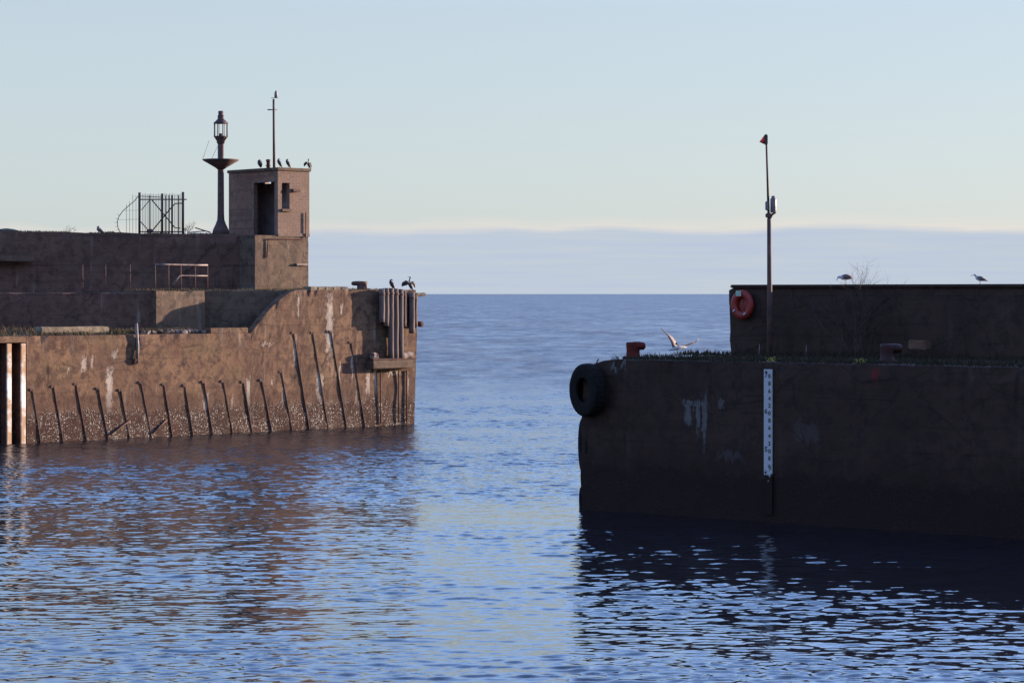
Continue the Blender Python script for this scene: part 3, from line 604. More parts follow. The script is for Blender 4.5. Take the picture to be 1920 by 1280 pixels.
# iron gate and spiked fan
D0 = ppt(300, 437).y
def gp(px, py, dd=0): return at(px, py, D0 + dd)
gate = empty('iron_gate', gp(303, 439), 'tall rusty iron security gate with upright bars on the sea wall', 'gate')
for px, top in ((261.5, 361), (304, 363), (343, 360)): MB().loft([gp(px, 441), gp(px, top)], 0.058, 8).build('gate_post', M['mast'], gate)
m = MB()
for k in range(26):
    px = 267 + k * 3.0
    if abs(px - 304) < 2.5: continue
    MB().loft([gp(px, 438), gp(px, 363 + random.uniform(-1, 2))], 0.010, 4).build('bar', M['mast'], gate)
for px in (281, 311, 317, 323, 335): MB().loft([gp(px, 439), gp(px, 366)], 0.026 if px != 323 else 0.04, 6).build('frame_upright', M['mast'], gate)
for a, b, r in (((262, 368), (304, 370), .018), ((262, 374), (350, 374), .03), ((262, 434.5), (345, 434.5), .03)): MB().loft([gp(*a), gp(*b)], r, 6).build('frame_rail', M['mast'], gate)
m = MB(); m.loft([gp(284, 374, -.04), gp(328, 427, -.04), gp(338, 428, -.04)], 0.03, 6); m.loft([gp(265, 394, -.04), gp(280, 376, -.04)], 0.02, 6)
m.loft([gp(286, 432, -.04), gp(318, 393, -.04), gp(328, 382, -.04), gp(342, 381, -.04)], 0.03, 6); m.loft([gp(264, 416, -.04), gp(280, 434, -.04)], 0.025, 6); m.build('diagonal_braces', M['mast'], gate)
MB().lathe(gp(281, 433), [(0.06, -.1), (.15, -.05), (.16, .03), (.05, .1)], 10).build('lock_box', M['mast'], gate)
fan = empty('spiked_fan', gp(238, 439), 'curved anti-climb iron fan with spikes left of the gate', 'railing')
arc = [(260, 367), (252, 377), (240, 387), (230, 396), (223, 406), (220, 416), (221, 426), (224, 433), (229, 439)]
MB().loft([gp(*p) for p in arc], 0.018, 6).build('hoop', M['mast'], fan)
m = MB()
for a, b in (((224, 404), (219, 401)), ((221, 411), (216, 409)), ((220, 417), (214, 417)), ((220, 424), (215, 425)), ((222, 430), (217, 432)), ((224, 434), (220, 436))): MB().loft([gp(*a), gp(*b)], [0.012, 0.004], 5).build('spike', M['mast'], fan)
m = MB()
for px, top in ((237, 383), (243, 378), (249, 365), (255, 366)): m.loft([gp(px, 438), gp(px, top)], 0.009, 4)
m.loft([gp(222, 412), gp(262, 411)], 0.006, 4); m.loft([gp(232, 395), gp(262, 394)], 0.005, 4); m.build('wires', M['mast'], fan)

def twig_shrub(name, base, height, spread, n, seed, r0, label, parent=None, lean=(0, 0), levels=3):
    rnd = random.Random(seed); m = MB()
    def grow(p, d, ln, r, lv):
        pts = [p]; rr = [r]; q = Vector(p)
        for k in range(4):
            d = (d + Vector((rnd.gauss(0, .16), rnd.gauss(0, .16), rnd.gauss(0.03, .08)))).normalized(); q = q + d * ln / 4; pts.append(q); rr.append(r * (1 - 0.17 * (k + 1)))
            if lv > 0 and k > 0:
                for j in range(rnd.choice((1, 2))):
                    nd = (d + Vector((rnd.gauss(0, .6), rnd.gauss(0, .6), rnd.gauss(0.1, .35)))).normalized(); grow(q, nd, ln * rnd.uniform(.4, .7), r * 0.6, lv - 1)
        m.loft(pts, rr, 4)
    for i in range(n):
        b = Vector(base) + Vector((rnd.gauss(0, spread * .25), rnd.gauss(0, spread * .2), 0))
        d = Vector((rnd.gauss(lean[0], .35), rnd.gauss(lean[1], .35), 1)).normalized(); grow(b, d, height * rnd.uniform(.5, .95), r0, levels)
    o = m.build(name, M['twig'], parent, origin=base)
    return tag(o, label, 'shrub') if parent is None else o
twig_shrub('bare_shrub', ppt(352, 440), 0.45, 0.4, 6, 3, 0.012, 'small leafless shrub on the sea wall right of the gate', levels=2)
twig_shrub('bare_shrub', ppt(124, 438), 0.35, 0.4, 4, 8, 0.007, 'faint wisp of dry twigs on the sea wall left of the gull', levels=2)
tag(MB().loft([ppt(366, 427), ppt(395, 436)], 0.03, 6).build('fallen_bar', M['mast']), 'upper fallen iron bar leaning at the foot of the light column', 'bar', 'fallen bars on the sea wall')
tag(MB().loft([ppt(352, 436), ppt(386, 433)], 0.025, 6).build('fallen_bar', M['mast']), 'lower fallen iron bar lying by the foot of the light column', 'bar', 'fallen bars on the sea wall')

# handrail on the upper quay in front of the dark wall
Ph = Lb.back(0.5)
hr = empty('handrail', Ph.hit(340, 538), 'bent pale steel handrail on the quay in front of the dark sea wall', 'handrail')
def hp(px, py): return Ph.hit(px, py)
for k, px in enumerate((291, 316, 339, 366, 389)): MB().loft([hp(px, 541), hp(px, 496)], 0.028, 6).build('post', M['rust'], hr)
MB().loft([hp(291, 496), hp(316, 496), hp(339, 496.5), hp(366, 497), hp(389, 497)], 0.045, 6).build('top_rail', M['galv'], hr)
MB().loft([hp(324, 534), hp(337, 517), hp(342, 516.5), hp(366, 517), hp(389, 517)], 0.03, 6).build('middle_rail', M['galv'], hr)
Pk = Ls.back(0.8)
for k, px in enumerate((155, 198, 244)):
    tag(MB().loft([Pk.hit(px, 541), Pk.hit(px, 496)], 0.02, 6).build('railing_post', M['rust']), ['leftmost', 'middle', 'rightmost'][k] + ' of three lone thin posts left of the handrail', 'post', 'lone posts on the shaded quay')

# bollard helper: stout post with a hooked head
def bollard(name, base, w, h, head, direction, mat, label):
    g = empty(name, base, label, 'bollard'); b = Vector(base); dx = Vector((direction, 0, 0))
    MB().lathe(b, [(w * .62, -0.06), (w * .60, 0.03), (w * .5, 0.06), (w * .47, h * .5), (w * .5, h * .8), (w * .5, h * .97), (w * .44, h)], 16).build('post', mat, g)
    m = MB(); m.loft([b + Z3 * h * .77 + dx * 0.0, b + Z3 * h * .77 + dx * head * .5, b + Z3 * h * .76 + dx * (head - w * .12), b + Z3 * h * .76 + dx * head], [(w * .42, h * .26), (w * .40, h * .26), (w * .36, h * .23), (w * .15, h * .12)], 12); m.build('hooked_head', mat, g)
    MB().rbox(b + Z3 * 0.02, (w * 1.5, w * 1.5, 0.08), None, 0.02).build('base_plate', mat, g)
    return g
b = L.back(0.9).hit(679, 541); b.z = ZU; bollard('mooring_bollard', b, 0.50, 0.42, 0.50, -1, M['bollard_dull'], 'rusty bollard with hooked head on top of the sunlit pier')

# ------------------------------------------------------------------ birds
def bird(name, base, spine, rad, mat, label, cat, wings=(), legs=(), beak=None, mirror=1, yaw=0.0, s=1.0, group=None, wingmat=None):
    g = empty(name, base, label, cat, group); b = Vector(base); rot = Matrix.Rotation(yaw, 3, 'Z')
    def tr(p): return b + rot @ (Vector((p[0] * mirror, p[1] if len(p) > 2 else 0, p[-1])) * s)
    # smooth the spine
    P = [Vector((p[0], p[1] if len(p) > 2 else 0, p[-1])) for p in spine]; pts = []; rr = []
    for i in range(len(P) - 1):
        p0, p1, p2, p3 = P[max(i - 1, 0)], P[i], P[i + 1], P[min(i + 2, len(P) - 1)]
        for k in range(4):
            t = k / 4; pts.append(0.5 * ((2 * p1) + (-p0 + p2) * t + (2 * p0 - 5 * p1 + 4 * p2 - p3) * t * t + (-p0 + 3 * p1 - 3 * p2 + p3) * t ** 3))
            a, c = rad[i], rad[i + 1]; rr.append(tuple(s * (a[j] + (c[j] - a[j]) * (t * t * (3 - 2 * t))) for j in (0, 1)))
    pts.append(P[-1]); rr.append((rad[-1][0] * s, rad[-1][1] * s))
    MB().loft([tr((p.x, p.y, p.z)) for p in pts], rr, 10, up=(0, 0, 1)).build('body', mat, g)
    for w in wings:
        MB().loft([tr(p) for p in w[0]], [(a * s, c * s) for a, c in w[1]], 8, up=(w[2] if len(w) > 2 else (0, 0, 1))).build('wing', wingmat or mat, g)
    for l in legs: MB().loft([tr(p) for p in l], [0.008 * s] * (len(l) - 1) + [0.010 * s], 5).build('leg', M['beak'], g)
    if beak: MB().loft([tr(p) for p in beak], [(0.013 * s, 0.014 * s), (0.009 * s, 0.010 * s), (0.003 * s, 0.004 * s)], 6).build('beak', M['beak'], g)
    return g
G1 = 'cormorants perched on the hut roof'
# hunched cormorant, head tucked back: local x to the right, tail down right
spA = [(.20, -.04), (.15, .03), (.08, .14), (.01, .26), (-.05, .36), (-.07, .43), (-.04, .485), (.01, .48)]
rdA = [(.02, .012), (.04, .02), (.075, .07), (.09, .10), (.085, .085), (.055, .05), (.035, .032), (.022, .02)]
wgA = [([(-.06, s_ * .07, .36), (.0, s_ * .09, .26), (.08, s_ * .075, .13), (.14, s_ * .04, .04)], [(.02, .05), (.025, .09), (.022, .065), (.01, .02)]) for s_ in (-1, 1)]
lgA = [[(.03, .04, .12), (.01, .04, .0)], [(.03, -.04, .12), (.01, -.04, .0)]]
bkA = [(.01, 0, .48), (.05, 0, .44), (.07, 0, .41)]
def roofbird(px, v=0.4): p = hpt(px, 317, v); p.z = ztop; return p
bird('cormorant', roofbird(487, 0.8), [(.06, .0), (.05, .05), (.03, .13), (.0, .22), (-.02, .29), (0, .34), (.04, .33)], [(.03, .02), (.06, .06), (.09, .10), (.10, .11), (.08, .085), (.05, .045), (.02, .02)], M['corm'], 'small hunched cormorant on the hut roof farthest left', 'cormorant', wings=[([(-.03, s_ * .08, .27), (.01, s_ * .1, .18), (.05, s_ * .07, .07)], [(.02, .06), (.025, .08), (.01, .03)]) for s_ in (-1, 1)], legs=lgA, beak=[(.04, 0, .33), (.07, 0, .30), (.09, 0, .28)], group=G1)
bird('cormorant', roofbird(524, 0.3), spA, rdA, M['corm'], 'slim hunched cormorant just right of the roof mast', 'cormorant', wgA, lgA, bkA, s=0.84, group=G1)
bird('cormorant', roofbird(540, 0.3), spA, rdA, M['corm'], 'plump hunched cormorant, second right of the roof mast', 'cormorant', wgA, lgA, [(.0, 0, .46), (-.05, 0, .43), (-.07, 0, .41)], s=0.84, group=G1)
# cormorants with wings held out to dry
spB = [(.20, -.02), (.15, .03), (.09, .12), (.03, .24), (.0, .34), (-.01, .42), (.01, .50), (.03, .56), (-.01, .585)]
rdB = [(.03, .012), (.045, .02), (.075, .07), (.09, .09), (.06, .06), (.032, .03), (.026, .026), (.034, .03), (.016, .014)]
wgB = [([(.0, -.04, .34), (-.10, -.10, .36), (-.20, -.12, .27), (-.24, -.12, .14)], [(.03, .02), (.09, .02), (.085, .014), (.02, .008)], (0, 1, 0)),
       ([(.03, .05, .32), (.12, .14, .33), (.17, .20, .20), (.18, .20, .10)], [(.03, .02), (.08, .02), (.07, .014), (.02, .008)], (0, 1, 0))]
bird('cormorant', roofbird(578, 0.15), spB, rdB, M['corm'], 'cormorant half opening its wings on the right corner of the hut roof', 'cormorant', wgB, lgA, [(-.01, 0, .585), (-.06, 0, .58), (-.09, 0, .565)], s=0.78, group=G1)
def deckbird(px, d): p = L.back(d).hit(px, 543); p.z = ZU + 0.0; return p
G2 = 'cormorants on the end of the sunlit pier'
bird('cormorant', deckbird(735, 0.2), spA, rdA, M['corm'], 'hunched cormorant preening above the timber piles', 'cormorant', wgA, lgA, bkA, s=1.02, group=G2)
wgC = [([(.0, -.04, .34), (-.14, -.08, .33), (-.27, -.1, .27), (-.34, -.1, .18)], [(.04, .02), (.11, .02), (.09, .014), (.02, .008)], (0, 1, 0)),
       ([(.03, .05, .32), (.12, .12, .33), (.20, .16, .26), (.22, .16, .12)], [(.03, .02), (.08, .02), (.07, .014), (.02, .008)], (0, 1, 0))]
bird('cormorant', deckbird(768, 0.2), spB, rdB, M['corm'], 'cormorant drying outstretched wings at the tip of the sunlit pier', 'cormorant', wgC, lgA, [(-.01, 0, .585), (-.06, 0, .585), (-.09, 0, .57)], s=1.08, group=G2)
# gulls: beak to the left
spG = [(-.23, .34), (-.19, .345), (-.14, .31), (-.08, .24), (.02, .20), (.12, .17), (.20, .145), (.28, .12)]
rdG = [(.018, .018), (.040, .040), (.042, .045), (.075, .085), (.085, .095), (.065, .06), (.04, .03), (.028, .010)]
wgG = [([(-.09, s_ * .06, .26), (.02, s_ * .085, .225), (.15, s_ * .055, .175), (.31, s_ * .02, .115)], [(.015, .04), (.022, .075), (.018, .045), (.006, .010)]) for s_ in (-1, 1)]
lgG = [[(.0, .035, .14), (.0, .035, .0), (-.04, .035, .0)], [(.02, -.035, .14), (.02, -.035, .0), (-.02, -.035, .0)]]
bkG = [(-.225, 0, .34), (-.27, 0, .335), (-.30, 0, .32)]
p = ppt(186, 437, 0.5); p.z = ptop(Pp.u(186)) - 0.01
bird('gull', p, [(-.06, .30), (-.04, .335), (-.05, .28), (-.04, .21), (.02, .16), (.10, .11), (.17, .06), (.24, .02)], rdG, M['gullwing'], 'dark gull standing on the overgrown top of the left sea wall', 'gull', [([(-.05, s_ * .06, .22), (.03, s_ * .08, .17), (.12, s_ * .05, .11), (.25, s_ * .02, .02)], [(.015, .04), (.022, .06), (.018, .04), (.006, .010)]) for s_ in (-1, 1)], lgG, [(-.07, 0, .315), (-.1, 0, .31), (-.125, 0, .30)])

# ------------------------------------------------------------------ right pier
pr = empty('harbour_pier', Rr.pt(6, 0), 'deeply shaded dark concrete pier with a white tide board on the right', 'pier')
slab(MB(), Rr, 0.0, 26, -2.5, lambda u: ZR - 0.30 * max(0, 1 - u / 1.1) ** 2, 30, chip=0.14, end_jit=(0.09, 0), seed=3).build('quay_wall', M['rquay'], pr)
Rp0 = Plane(6.6, 73.0, -37.2)
ZP = 6.34; uP0 = Rp0.u(1368)
rw = empty('parapet_wall', Rp0.pt(uP0 + 6, ZR), 'dark shaded parapet wall with rounded end and life ring on the right pier', 'wall')
def rtop(u): return ZP - 0.10 * max(0, 1 - (u - uP0) / 0.25) ** 2 + 0.008 * noise.noise(Vector((u * 2, 0, 0)))
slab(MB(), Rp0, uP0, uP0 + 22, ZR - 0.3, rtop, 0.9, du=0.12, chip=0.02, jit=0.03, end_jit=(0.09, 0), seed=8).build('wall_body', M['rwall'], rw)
TR, NR = Vector((*Rr.t, 0)), Vector((*Rr.n, 0)); AXR = (TR, NR, Z3)
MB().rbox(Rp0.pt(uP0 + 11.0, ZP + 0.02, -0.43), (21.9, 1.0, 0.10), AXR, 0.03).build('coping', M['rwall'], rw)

# life ring housing
lr = empty('life_ring_housing', Rp0.pt(Rp0.u(1396), 5.3, 0.1), 'orange-red life ring housing with pale label on the end of the right parapet', 'life ring')
uc = Rp0.u(1397); zc = Rp0.z(1397, 571); rx = (Rp0.u(1418) - Rp0.u(1375)) / 2; rz = (Rp0.z(1397, 543) - Rp0.z(1397, 599)) / 2
m = MB(); seg, sec = 36, 12; vs = []
for i in range(seg):
    a = 2 * math.pi * i / seg
    for j in range(sec):
        t = 2 * math.pi * j / sec; rr_ = 1 - 0.28 + 0.28 * math.cos(t); vs.append(Rp0.pt(uc + rx * rr_ * math.cos(a), zc + rz * rr_ * math.sin(a), 0.16 + 0.075 * math.sin(t)))
m.add(vs, [(i * sec + j, i * sec + (j + 1) % sec, ((i + 1) % seg) * sec + (j + 1) % sec, ((i + 1) % seg) * sec + j) for i in range(seg) for j in range(sec)], True).build('ring', M['lifered'], lr)
m = MB(); vs = [Rp0.pt(uc, zc, 0.11)] + [Rp0.pt(uc + rx * .72 * math.cos(2 * math.pi * i / seg), zc + rz * .72 * math.sin(2 * math.pi * i / seg), 0.09) for i in range(seg)] + [Rp0.pt(uc + rx * .72 * math.cos(2 * math.pi * i / seg), zc + rz * .72 * math.sin(2 * math.pi * i / seg), 0.02) for i in range(seg)]
m.add(vs, [(0, 1 + i, 1 + (i + 1) % seg) for i in range(seg)] + [(1 + i, 1 + seg + i, 1 + seg + (i + 1) % seg, 1 + (i + 1) % seg) for i in range(seg)] + [tuple(1 + seg + i for i in range(seg))]).build('back_plate', M['lifered'], lr)
for s_ in (-1, 1):
    MB().loft([Rp0.pt(uc + s_ * rx * .1, zc + rz * .58, .13), Rp0.pt(uc + s_ * rx * .42, zc + rz * .35, .13), Rp0.pt(uc + s_ * rx * .5, zc - rz * .1, .13), Rp0.pt(uc + s_ * rx * .28, zc - rz * .5, .13), Rp0.pt(uc + s_ * rx * .06, zc - rz * .56, .13)], 0.022, 6).build('grip_rope', M['lifedark'], lr)
MB().box(Rp0.pt(uc, zc, .115), (0.05, 0.02, rz * 1.1), AXR).build('strap', M['lifedark'], lr)
MB().rbox(Rp0.pt(Rp0.u(1393), zc + rz * .75, .255), (0.19, 0.02, 0.17), AXR, 0.006).build('label_plate', M['label'], lr)
for (px, py) in ((1384, 582), (1404, 588)): MB().rbox(Rp0.pt(Rp0.u(px), Rp0.z(px, py), .25), (0.10, 0.03, 0.04), (TR * .8 + Z3 * .6, NR, Z3 * .8 - TR * .6), 0.008).build('reflector', M['white'], lr)

# light mast on the right pier
Dm = 70.5; mb_ = at(1442, 0, Dm); mb_.z = ZR
lm = empty('light_mast', mb_, 'slender navigation light mast standing by the right parapet', 'mast')
def mp(px, py, dy=0): return at(px, py, Dm + dy)
MB().loft([Vector((mp(1443, 0).x, Dm, ZR - .05)), mp(1443, 540), mp(1442, 410)], [0.085, 0.075, 0.06], 10).build('lower_pole', M['mast'], lm)
MB().loft([mp(1441.5, 415), mp(1439, 330), mp(1436.5, 252)], [0.04, 0.032, 0.028], 8).build('upper_pole', M['mast'], lm)
MB().rbox(mp(1441, 404), (0.17, 0.17, 0.13), None, 0.02).build('collar', M['mast'], lm)
MB().loft([mp(1442, 408), mp(1448, 402), mp(1455, 399)], [(.04, .07), (.05, .035), (.05, .015)], 8).build('lamp_bracket', M['mast'], lm)
MB().lathe(mp(1450, 399), [(.085, 0), (.085, .02), (.09, .03), (.09, .40), (.085, .41), (.06, .43), (.06, .48), (.03, .5)], 14).build('lantern', M['lamp'], lm)
MB().rbox(mp(1438, 386), (0.09, 0.14, 0.27), None, 0.02).build('battery_box', M['lamp'], lm)
MB().rbox(mp(1436, 262, 0), (0.10, 0.14, 0.30), None, 0.02).build('top_lamp', M['mast'], lm)
MB().loft([mp(1434, 256), mp(1428, 268)], [0.035, 0.075], 10).build('lens_hood', M['redlens'], lm)

# bollards
b = at(1187, 0, 69.3); b.z = ZR - 0.02; bollard('mooring_bollard', b, 0.40, 0.47, 0.36, 1, M['bollard'], 'red bollard with hooked head near the tyre end of the right pier')
b = at(1664, 0, 64.2); b.z = ZR; bollard('mooring_bollard', b, 0.40, 0.50, 0.40, 1, M['bollard_dark'], 'dark red bollard with sunlit rim before the right parapet')
tag(MB().rbox(at(1725, 646, 68.3), (0.58, 0.4, 0.27), AXR, 0.03, 4, 0.03).build('concrete_block', M['quay']), 'brown concrete block with a hole in the grass before the right parapet', 'block')
for px, py0, py1, r, lab in ((1848, 655, 613, .014, 'taller thin stake in the grass at far right'), (1835, 655, 631, .01, 'shorter thin stake in the grass at far right'), (1423, 660, 645, .012, 'short stub stake by the foot of the light mast'), (1511, 660, 647, .01, 'tiny stake between the light mast and the dark red bollard')):
    tag(MB().loft([at(px, py0 + 8, 68), at(px + 1, py1, 68)], [r, r * .8], 5).build('stake', M['galv']), lab, 'stake')

# tide board
ub0, ub1 = Rr.u(1434.5), Rr.u(1450); uc_ = (ub0 + ub1) / 2; wB = ub1 - ub0
def zm(mark): return (mark - 3.0)      # water stands at the 3.0 m mark
ztb = Rr.z(1442, 692); zbb = Rr.z(1442, 886)
tb = empty('tide_board', Rr.pt(uc_, zbb), 'tall white tide gauge board with black numerals on the dark right quay', 'tide gauge')
n = NT('tide_board_paint'); zpos = n.dot(n.pos, (0, 0, 1)); fl = n.noise(n.pos, 7, 5, 0.7)
wear = n.math('ADD', zpos, n.math('MULTIPLY', n.math('SUBTRACT', fl, 0.5), 1.5))
c = n.mix(n.step(wear, zbb + 0.12, zbb - 0.06), (0.33, 0.31, 0.31), (0.017, 0.010, 0.008)); c = n.mix(n.math('MULTIPLY', n.step(n.noise(n.pos, 16, 4, .6), .6, .72), n.step(zpos, zbb + 1.3, zbb)), c, (0.016, 0.010, 0.009)); n.bump(fl, 0.2, 0.01)
mt = n.fin(c, 0.8, 0.08)
MB().rbox(Rr.pt(uc_, (ztb + 0.2) / 2, 0.045), (wB, 0.05, ztb - 0.2), AXR, 0.006).build('board', mt, tb)
def text_mesh(txt, size, place, name, parent, mat):
    cu = bpy.data.curves.new('txt', 'FONT'); cu.body = txt; cu.size = size; cu.align_x = 'CENTER'; cu.align_y = 'CENTER'; cu.extrude = 0.003
    cu.offset = 0.003
    o = bpy.data.objects.new('txt', cu); col.objects.link(o); bpy.context.view_layer.update()
    me = bpy.data.meshes.new_from_object(o.evaluated_get(bpy.context.evaluated_depsgraph_get())); bpy.data.objects.remove(o)
    me.materials.clear(); me.materials.append(mat); q = bpy.data.objects.new(name, me); col.objects.link(q); q.parent = parent
    mtx = Matrix((( TR.x, 0, NR.x, 0), (TR.y, 0, NR.y, 0), (0, 1, 0, 0), (0, 0, 0, 1))); mtx.translation = place - parent.location
    q.matrix_local = mtx; return q
marks = [('0', 705), ('8', 719), ('6', 733), ('4', 747), ('2', 760), ('0', 774.5), ('8', 788), ('6', 802), ('4', 817), ('2', 831), ('0', 845.5), ('8', 859), ('6', 874)]
for ch, py in marks: text_mesh(ch, 0.155, Rr.pt(uc_ + wB * .20, Rr.z(1446, py), 0.076), 'numeral', tb, M['black'])
for ch, py in (('7', 703), ('6', 771), ('5', 842)): text_mesh(ch, 0.19, Rr.pt(uc_ - wB * .22, Rr.z(1440, py), 0.076), 'numeral', tb, M['black'])
for py in (696.5,): MB().lathe(Rr.pt(uc_ - wB * .2, Rr.z(1440, py), 0.073), [(.028, 0), (.028, .008)], 10, (TR, Z3, NR)).build('mark_dot', M['black'], tb)

# tyre fenders
def tyre(center, axis, Rad, wid, label, rin=0.46, chain=True):
    axis = Vector(axis).normalized(); a = axis.cross(Z3).normalized(); b = Z3.copy() - axis * axis.z; b.normalize()
    g = empty('tyre_fender', center, label, 'tyre', 'tyre fenders on the corner of the right pier'); c = Vector(center)
    prof = [(rin, -.30), (rin + .02, -.42), (.72, -.50), (.90, -.47), (.975, -.38), (1.0, -.2), (1.0, .2), (.975, .38), (.90, .47), (.72, .50), (rin + .02, .42), (rin, .30), (rin + .07, .2), (.90, .28), (.93, 0), (.90, -.28), (rin + .07, -.2)]
    seg = 64; vs = []
    for i in range(seg):
        t = 2 * math.pi * i / seg
        for (r, w) in prof:
            rr_ = r * Rad * (1 - (0.014 if (i % 2 and r > .96) else 0)); vs.append(c + (a * math.cos(t) + b * math.sin(t)) * rr_ + axis * w * wid)
    k = len(prof)
    MB().add(vs, [(i * k + j, i * k + (j + 1) % k, ((i + 1) % seg) * k + (j + 1) % k, ((i + 1) % seg) * k + j) for i in range(seg) for j in range(k)], False).build('casing', M['rubber'], g)
    if chain: MB().loft([c + Z3 * Rad * .5 - axis * .1, c + Z3 * (Rad * .9) - axis * wid * .6, c + Z3 * (Rad * 1.15) - axis * wid * 1.0 + a * 0.1], 0.02, 6).build('chain', M['rust'], g)
    return g
tax = Vector((-0.86, -0.50, 0)); cc = at(1102, 731, 68.0)
tyre(cc, tax, 0.755, 0.42, 'large black tyre hanging at the upper corner of the right pier')
tyre(at(1099, 835, 69.0), (-0.97, -0.1, 0), 0.82, 0.30, 'middle tyre edge-on below the large one at the pier corner', chain=False)
tyre(at(1099, 938, 69.0), (-0.97, -0.1, 0), 0.42, 0.34, 'lowest tyre half in the water at the pier corner', chain=False)

# birds on the right
def wallbird(px): p = Rp0.back(0.4).hit(px); p.z = ZP + 0.07; return p
bird('gull', wallbird(1837), spG, rdG, M['gullbody'], 'upright gull with long beak on the far right of the parapet', 'gull', wgG, lgG, [(-.225, 0, .34), (-.28, 0, .325), (-.34, 0, .295)], s=0.76, wingmat=M['gullwing'])
spP = [(-.25, .20), (-.215, .235), (-.16, .24), (-.09, .235), (.02, .235), (.12, .22), (.19, .205), (.26, .20)]
wgP = [([(-.10, s_ * .06, .26), (.0, s_ * .09, .26), (.13, s_ * .065, .235), (.26, s_ * .02, .20)], [(.015, .04), (.022, .075), (.02, .06), (.008, .02)]) for s_ in (-1, 1)]
bird('gull', wallbird(1585), spP, rdG, M['gullbody'], 'gull bending its head down beside the bare shrub on the right parapet', 'gull', wgP, lgG, [(-.25, 0, .20), (-.27, 0, .15), (-.275, 0, .12)], s=0.92, wingmat=M['gullwing'])
# flying gull
Dg = 73.0; fb = at(1272, 651, Dg); fg = empty('flying_gull', fb, 'pale gull in flight with raised wings above the right quay', 'gull')
fp = lambda px, py, dy=0: at(px, py, Dg + dy)
P_ = [fp(1254, 656, -.12), fp(1257, 655.5, -.1), fp(1261, 654.5, -.06), fp(1267, 653, 0), (fp(1275, 651, .06)), fp(1281, 650.5, .12), fp(1287, 651, .16)]
MB().loft(P_, [(.008, .01), (.03, .032), (.035, .035), (.062, .06), (.068, .062), (.045, .032), (.03, .010)], 10).build('body', M['gullbody'], fg)
def wing(pts, ch, th):
    m = MB(); vs = []; k = len(pts)
    for (p, q) in pts: # leading and trailing edge points
        mid = (p + q) / 2; nn = (q - p).normalized(); up = Vector((0.3, -.5, .8)).normalized()
        vs += [p, mid * .6 + p * .4 + up * th, q, mid + p * .0 - up * th * .3]
    m.add(vs, [(i * 4 + j, i * 4 + (j + 1) % 4, i * 4 + 4 + (j + 1) % 4, i * 4 + 4 + j) for i in range(k - 1) for j in range(4)] + [(0, 1, 2, 3), tuple(4 * (k - 1) + j for j in range(4))], True); return m
wing([(fp(1261, 652, -.02), fp(1273, 648.5, .1)), (fp(1258, 641, -.05), fp(1268, 641, .1)), (fp(1252, 630, -.08), fp(1261.5, 632, .08)), (fp(1245, 622, -.1), fp(1251, 625, .02)), (fp(1238.5, 615, -.12), fp(1240, 616.5, -.1))], 1, 0.022).build('wing', M['gullpale'], fg)
wing([(fp(1269, 651.5, .12), fp(1282, 649, .25)), (fp(1279, 647.5, .2), fp(1288, 648, .38)), (fp(1292, 644, .3), fp(1299, 644.8, .45)), (fp(1302, 641, .42), fp(1306, 640.5, .5)), (fp(1310.5, 636, .52), fp(1311, 637, .53))], 1, 0.02).build('wing', M['gullwing'], fg)
MB().loft([fp(1254.5, 656, -.12), fp(1252.5, 656.6, -.13)], [.009, .003], 5).build('beak', M['beak'], fg)

# shrub in front of the right parapet
bp = Rp0.hit(1618); bp = Rp0.pt(Rp0.u(1616), ZR, 0.55)
twig_shrub('bare_shrub', bp, 1.75, 1.1, 18, 21, 0.009, 'leafless bare shrub reaching over the top of the right parapet', levels=3)

# ------------------------------------------------------------------ vegetation (uncountable)
def grass(name, pts, mat, hmin, hmax, kind='stuff', seed=1, w=0.012, lean=0.35):
    rnd = random.Random(seed); m = MB()
    for p in pts:
        h = rnd.uniform(hmin, hmax) * rnd.uniform(.6, 1.2); a = rnd.uniform(0, math.pi); d = Vector((math.cos(a), math.sin(a), 0)) * w
        tip = Vector((rnd.gauss(0, lean) * h, rnd.gauss(0, lean) * h, h)); mid = tip * .5 + Vector((0, 0, h * .12))
        p = Vector(p); m.add([p - d, p + d, p + mid + d * .7, p + mid - d * .7, p + tip], [(0, 1, 2, 3), (3, 2, 4)])
    o = m.build(name, mat); return tag(o, kind=kind)
def cl(u, z, f=0.7, th=0.0): return noise.noise(Vector((u * f, z, 5.0))) > th
rnd = random.Random(5)
pts = []
for i in range(15000):
    u = rnd.uniform(0.9, 24); dd = abs(rnd.gauss(0, 2.2)) ; 
    if cl(u, dd, .9, -.25): pts.append(Rr.pt(u, ZR - 0.02 - (0.3 * max(0, 1 - u / 1.1) ** 2), -0.06 - dd))
for i in range(5000):
    u = rnd.uniform(uP0 - 1.5, uP0 + 16); pts.append(Rp0.pt(u, ZR - 0.02, 0.05 + abs(rnd.gauss(0, .6))))
grass('quay_grass', pts, M['grassg'], 0.05, 0.20, seed=2)
pts = []
for i in range(6000):
    u = rnd.uniform(u00 - 3, -0.1); k = noise.noise(Vector((u * .5, 0, 3))) 
    if k > -.1: pts.append(Pp.pt(u, ptop(u) - 0.03, -abs(rnd.gauss(0.1, .5)) - 0.05))
grass('wall_top_grass', pts, M['grass'], 0.03, 0.12, seed=3)
pts = []
for i in range(16000):
    u = rnd.uniform(uS - 4, u480 + 1.2); dd = rnd.uniform(0.05, 6.5)
    if u > L.u(230) : dd = rnd.uniform(0.5, 1.25)
    if cl(u, dd, .8, -.15): pts.append(L.pt(u, ZL - 0.02 + 0.05 * dd, -dd))
grass('terrace_grass', pts, M['grass'], 0.06, 0.26, seed=4)
pts = []
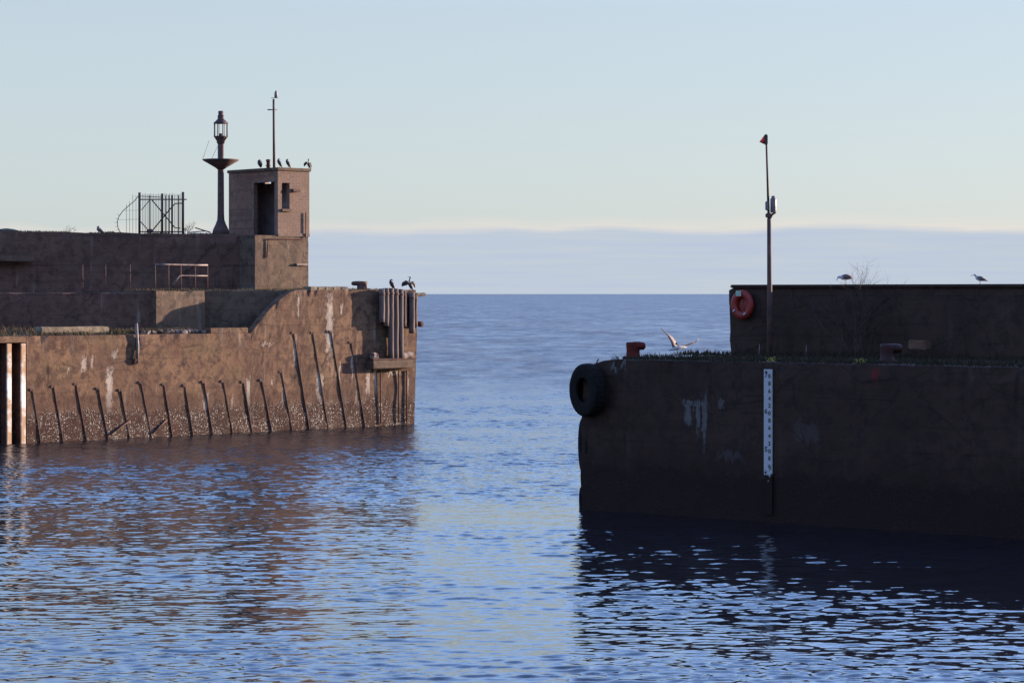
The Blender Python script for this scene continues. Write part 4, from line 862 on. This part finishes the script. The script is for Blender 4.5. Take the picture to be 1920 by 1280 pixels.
for i in range(5000):
    u = rnd.uniform(L.u(300), L.u(720)); dd = abs(rnd.gauss(0, .8))
    if cl(u, dd, 1.3, -.05): pts.append(Lb.pt(u, ZU - 0.04, -dd) if u < u560 else L.pt(u, ZU - .02, -.1 - dd))
for i in range(1500):
    u = rnd.uniform(Lh.u(478), Lh.u(600)); pts.append(Lh.pt(u, ZU - .03, 0.1 + abs(rnd.gauss(0, .4))))
grass('upper_quay_grass', pts, M['grass'], 0.03, 0.15, seed=6)
# dead brown growth on the terrace at the left
pts = [L.pt(rnd.uniform(uS - 4, L.u(75)), ZL, -rnd.uniform(1.5, 6)) for i in range(2500)]
grass('dead_bracken', pts, M['twig'], 0.2, 0.55, seed=9, lean=.5)
# terrace soil sheet rising to the back wall
m = MB(); nu_, nv_ = 40, 12; vs = []
for i in range(nu_ + 1):
    for j in range(nv_ + 1):
        u = (uS - 12) + (u480 - 0.5 - uS + 12) * i / nu_; dd = 0.35 + 12 * j / nv_; p = L.pt(u, 0, -dd); p.z = ZL + 0.012 + 0.035 * dd + 0.05 * noise.noise(p * .8) * min(1, dd); vs.append(p)
m.add(vs, [(i * (nv_ + 1) + j, i * (nv_ + 1) + j + 1, (i + 1) * (nv_ + 1) + j + 1, (i + 1) * (nv_ + 1) + j) for i in range(nu_) for j in range(nv_)], True)
tag(m.build('terrace_ground', M['soil']), kind='structure')
# yellow flowering tufts
for (px, py, lab) in ((1447, 673, 'small yellow flower tuft on the quay edge above the tide board'), (1612, 668, 'yellow flowering tuft on the quay edge left of the dark red bollard')):
    c0 = Rr.back(0.25).hit(px); c0.z = ZR; m = MB(); r2 = random.Random(px)
    for k in range(60):
        p = c0 + Vector((r2.gauss(0, .09), r2.gauss(0, .06), r2.uniform(0.02, .14))); s = r2.uniform(.008, .02); a = Vector((r2.gauss(0, 1), r2.gauss(0, 1), r2.gauss(0, 1))).normalized(); b = a.orthogonal().normalized()
        m.add([p - a * s, p + b * s, p + a * s, p - b * s], [(0, 1, 2, 3)])
    tag(m.build('flower_tuft', M['yellow'], origin=c0), lab, 'plant')
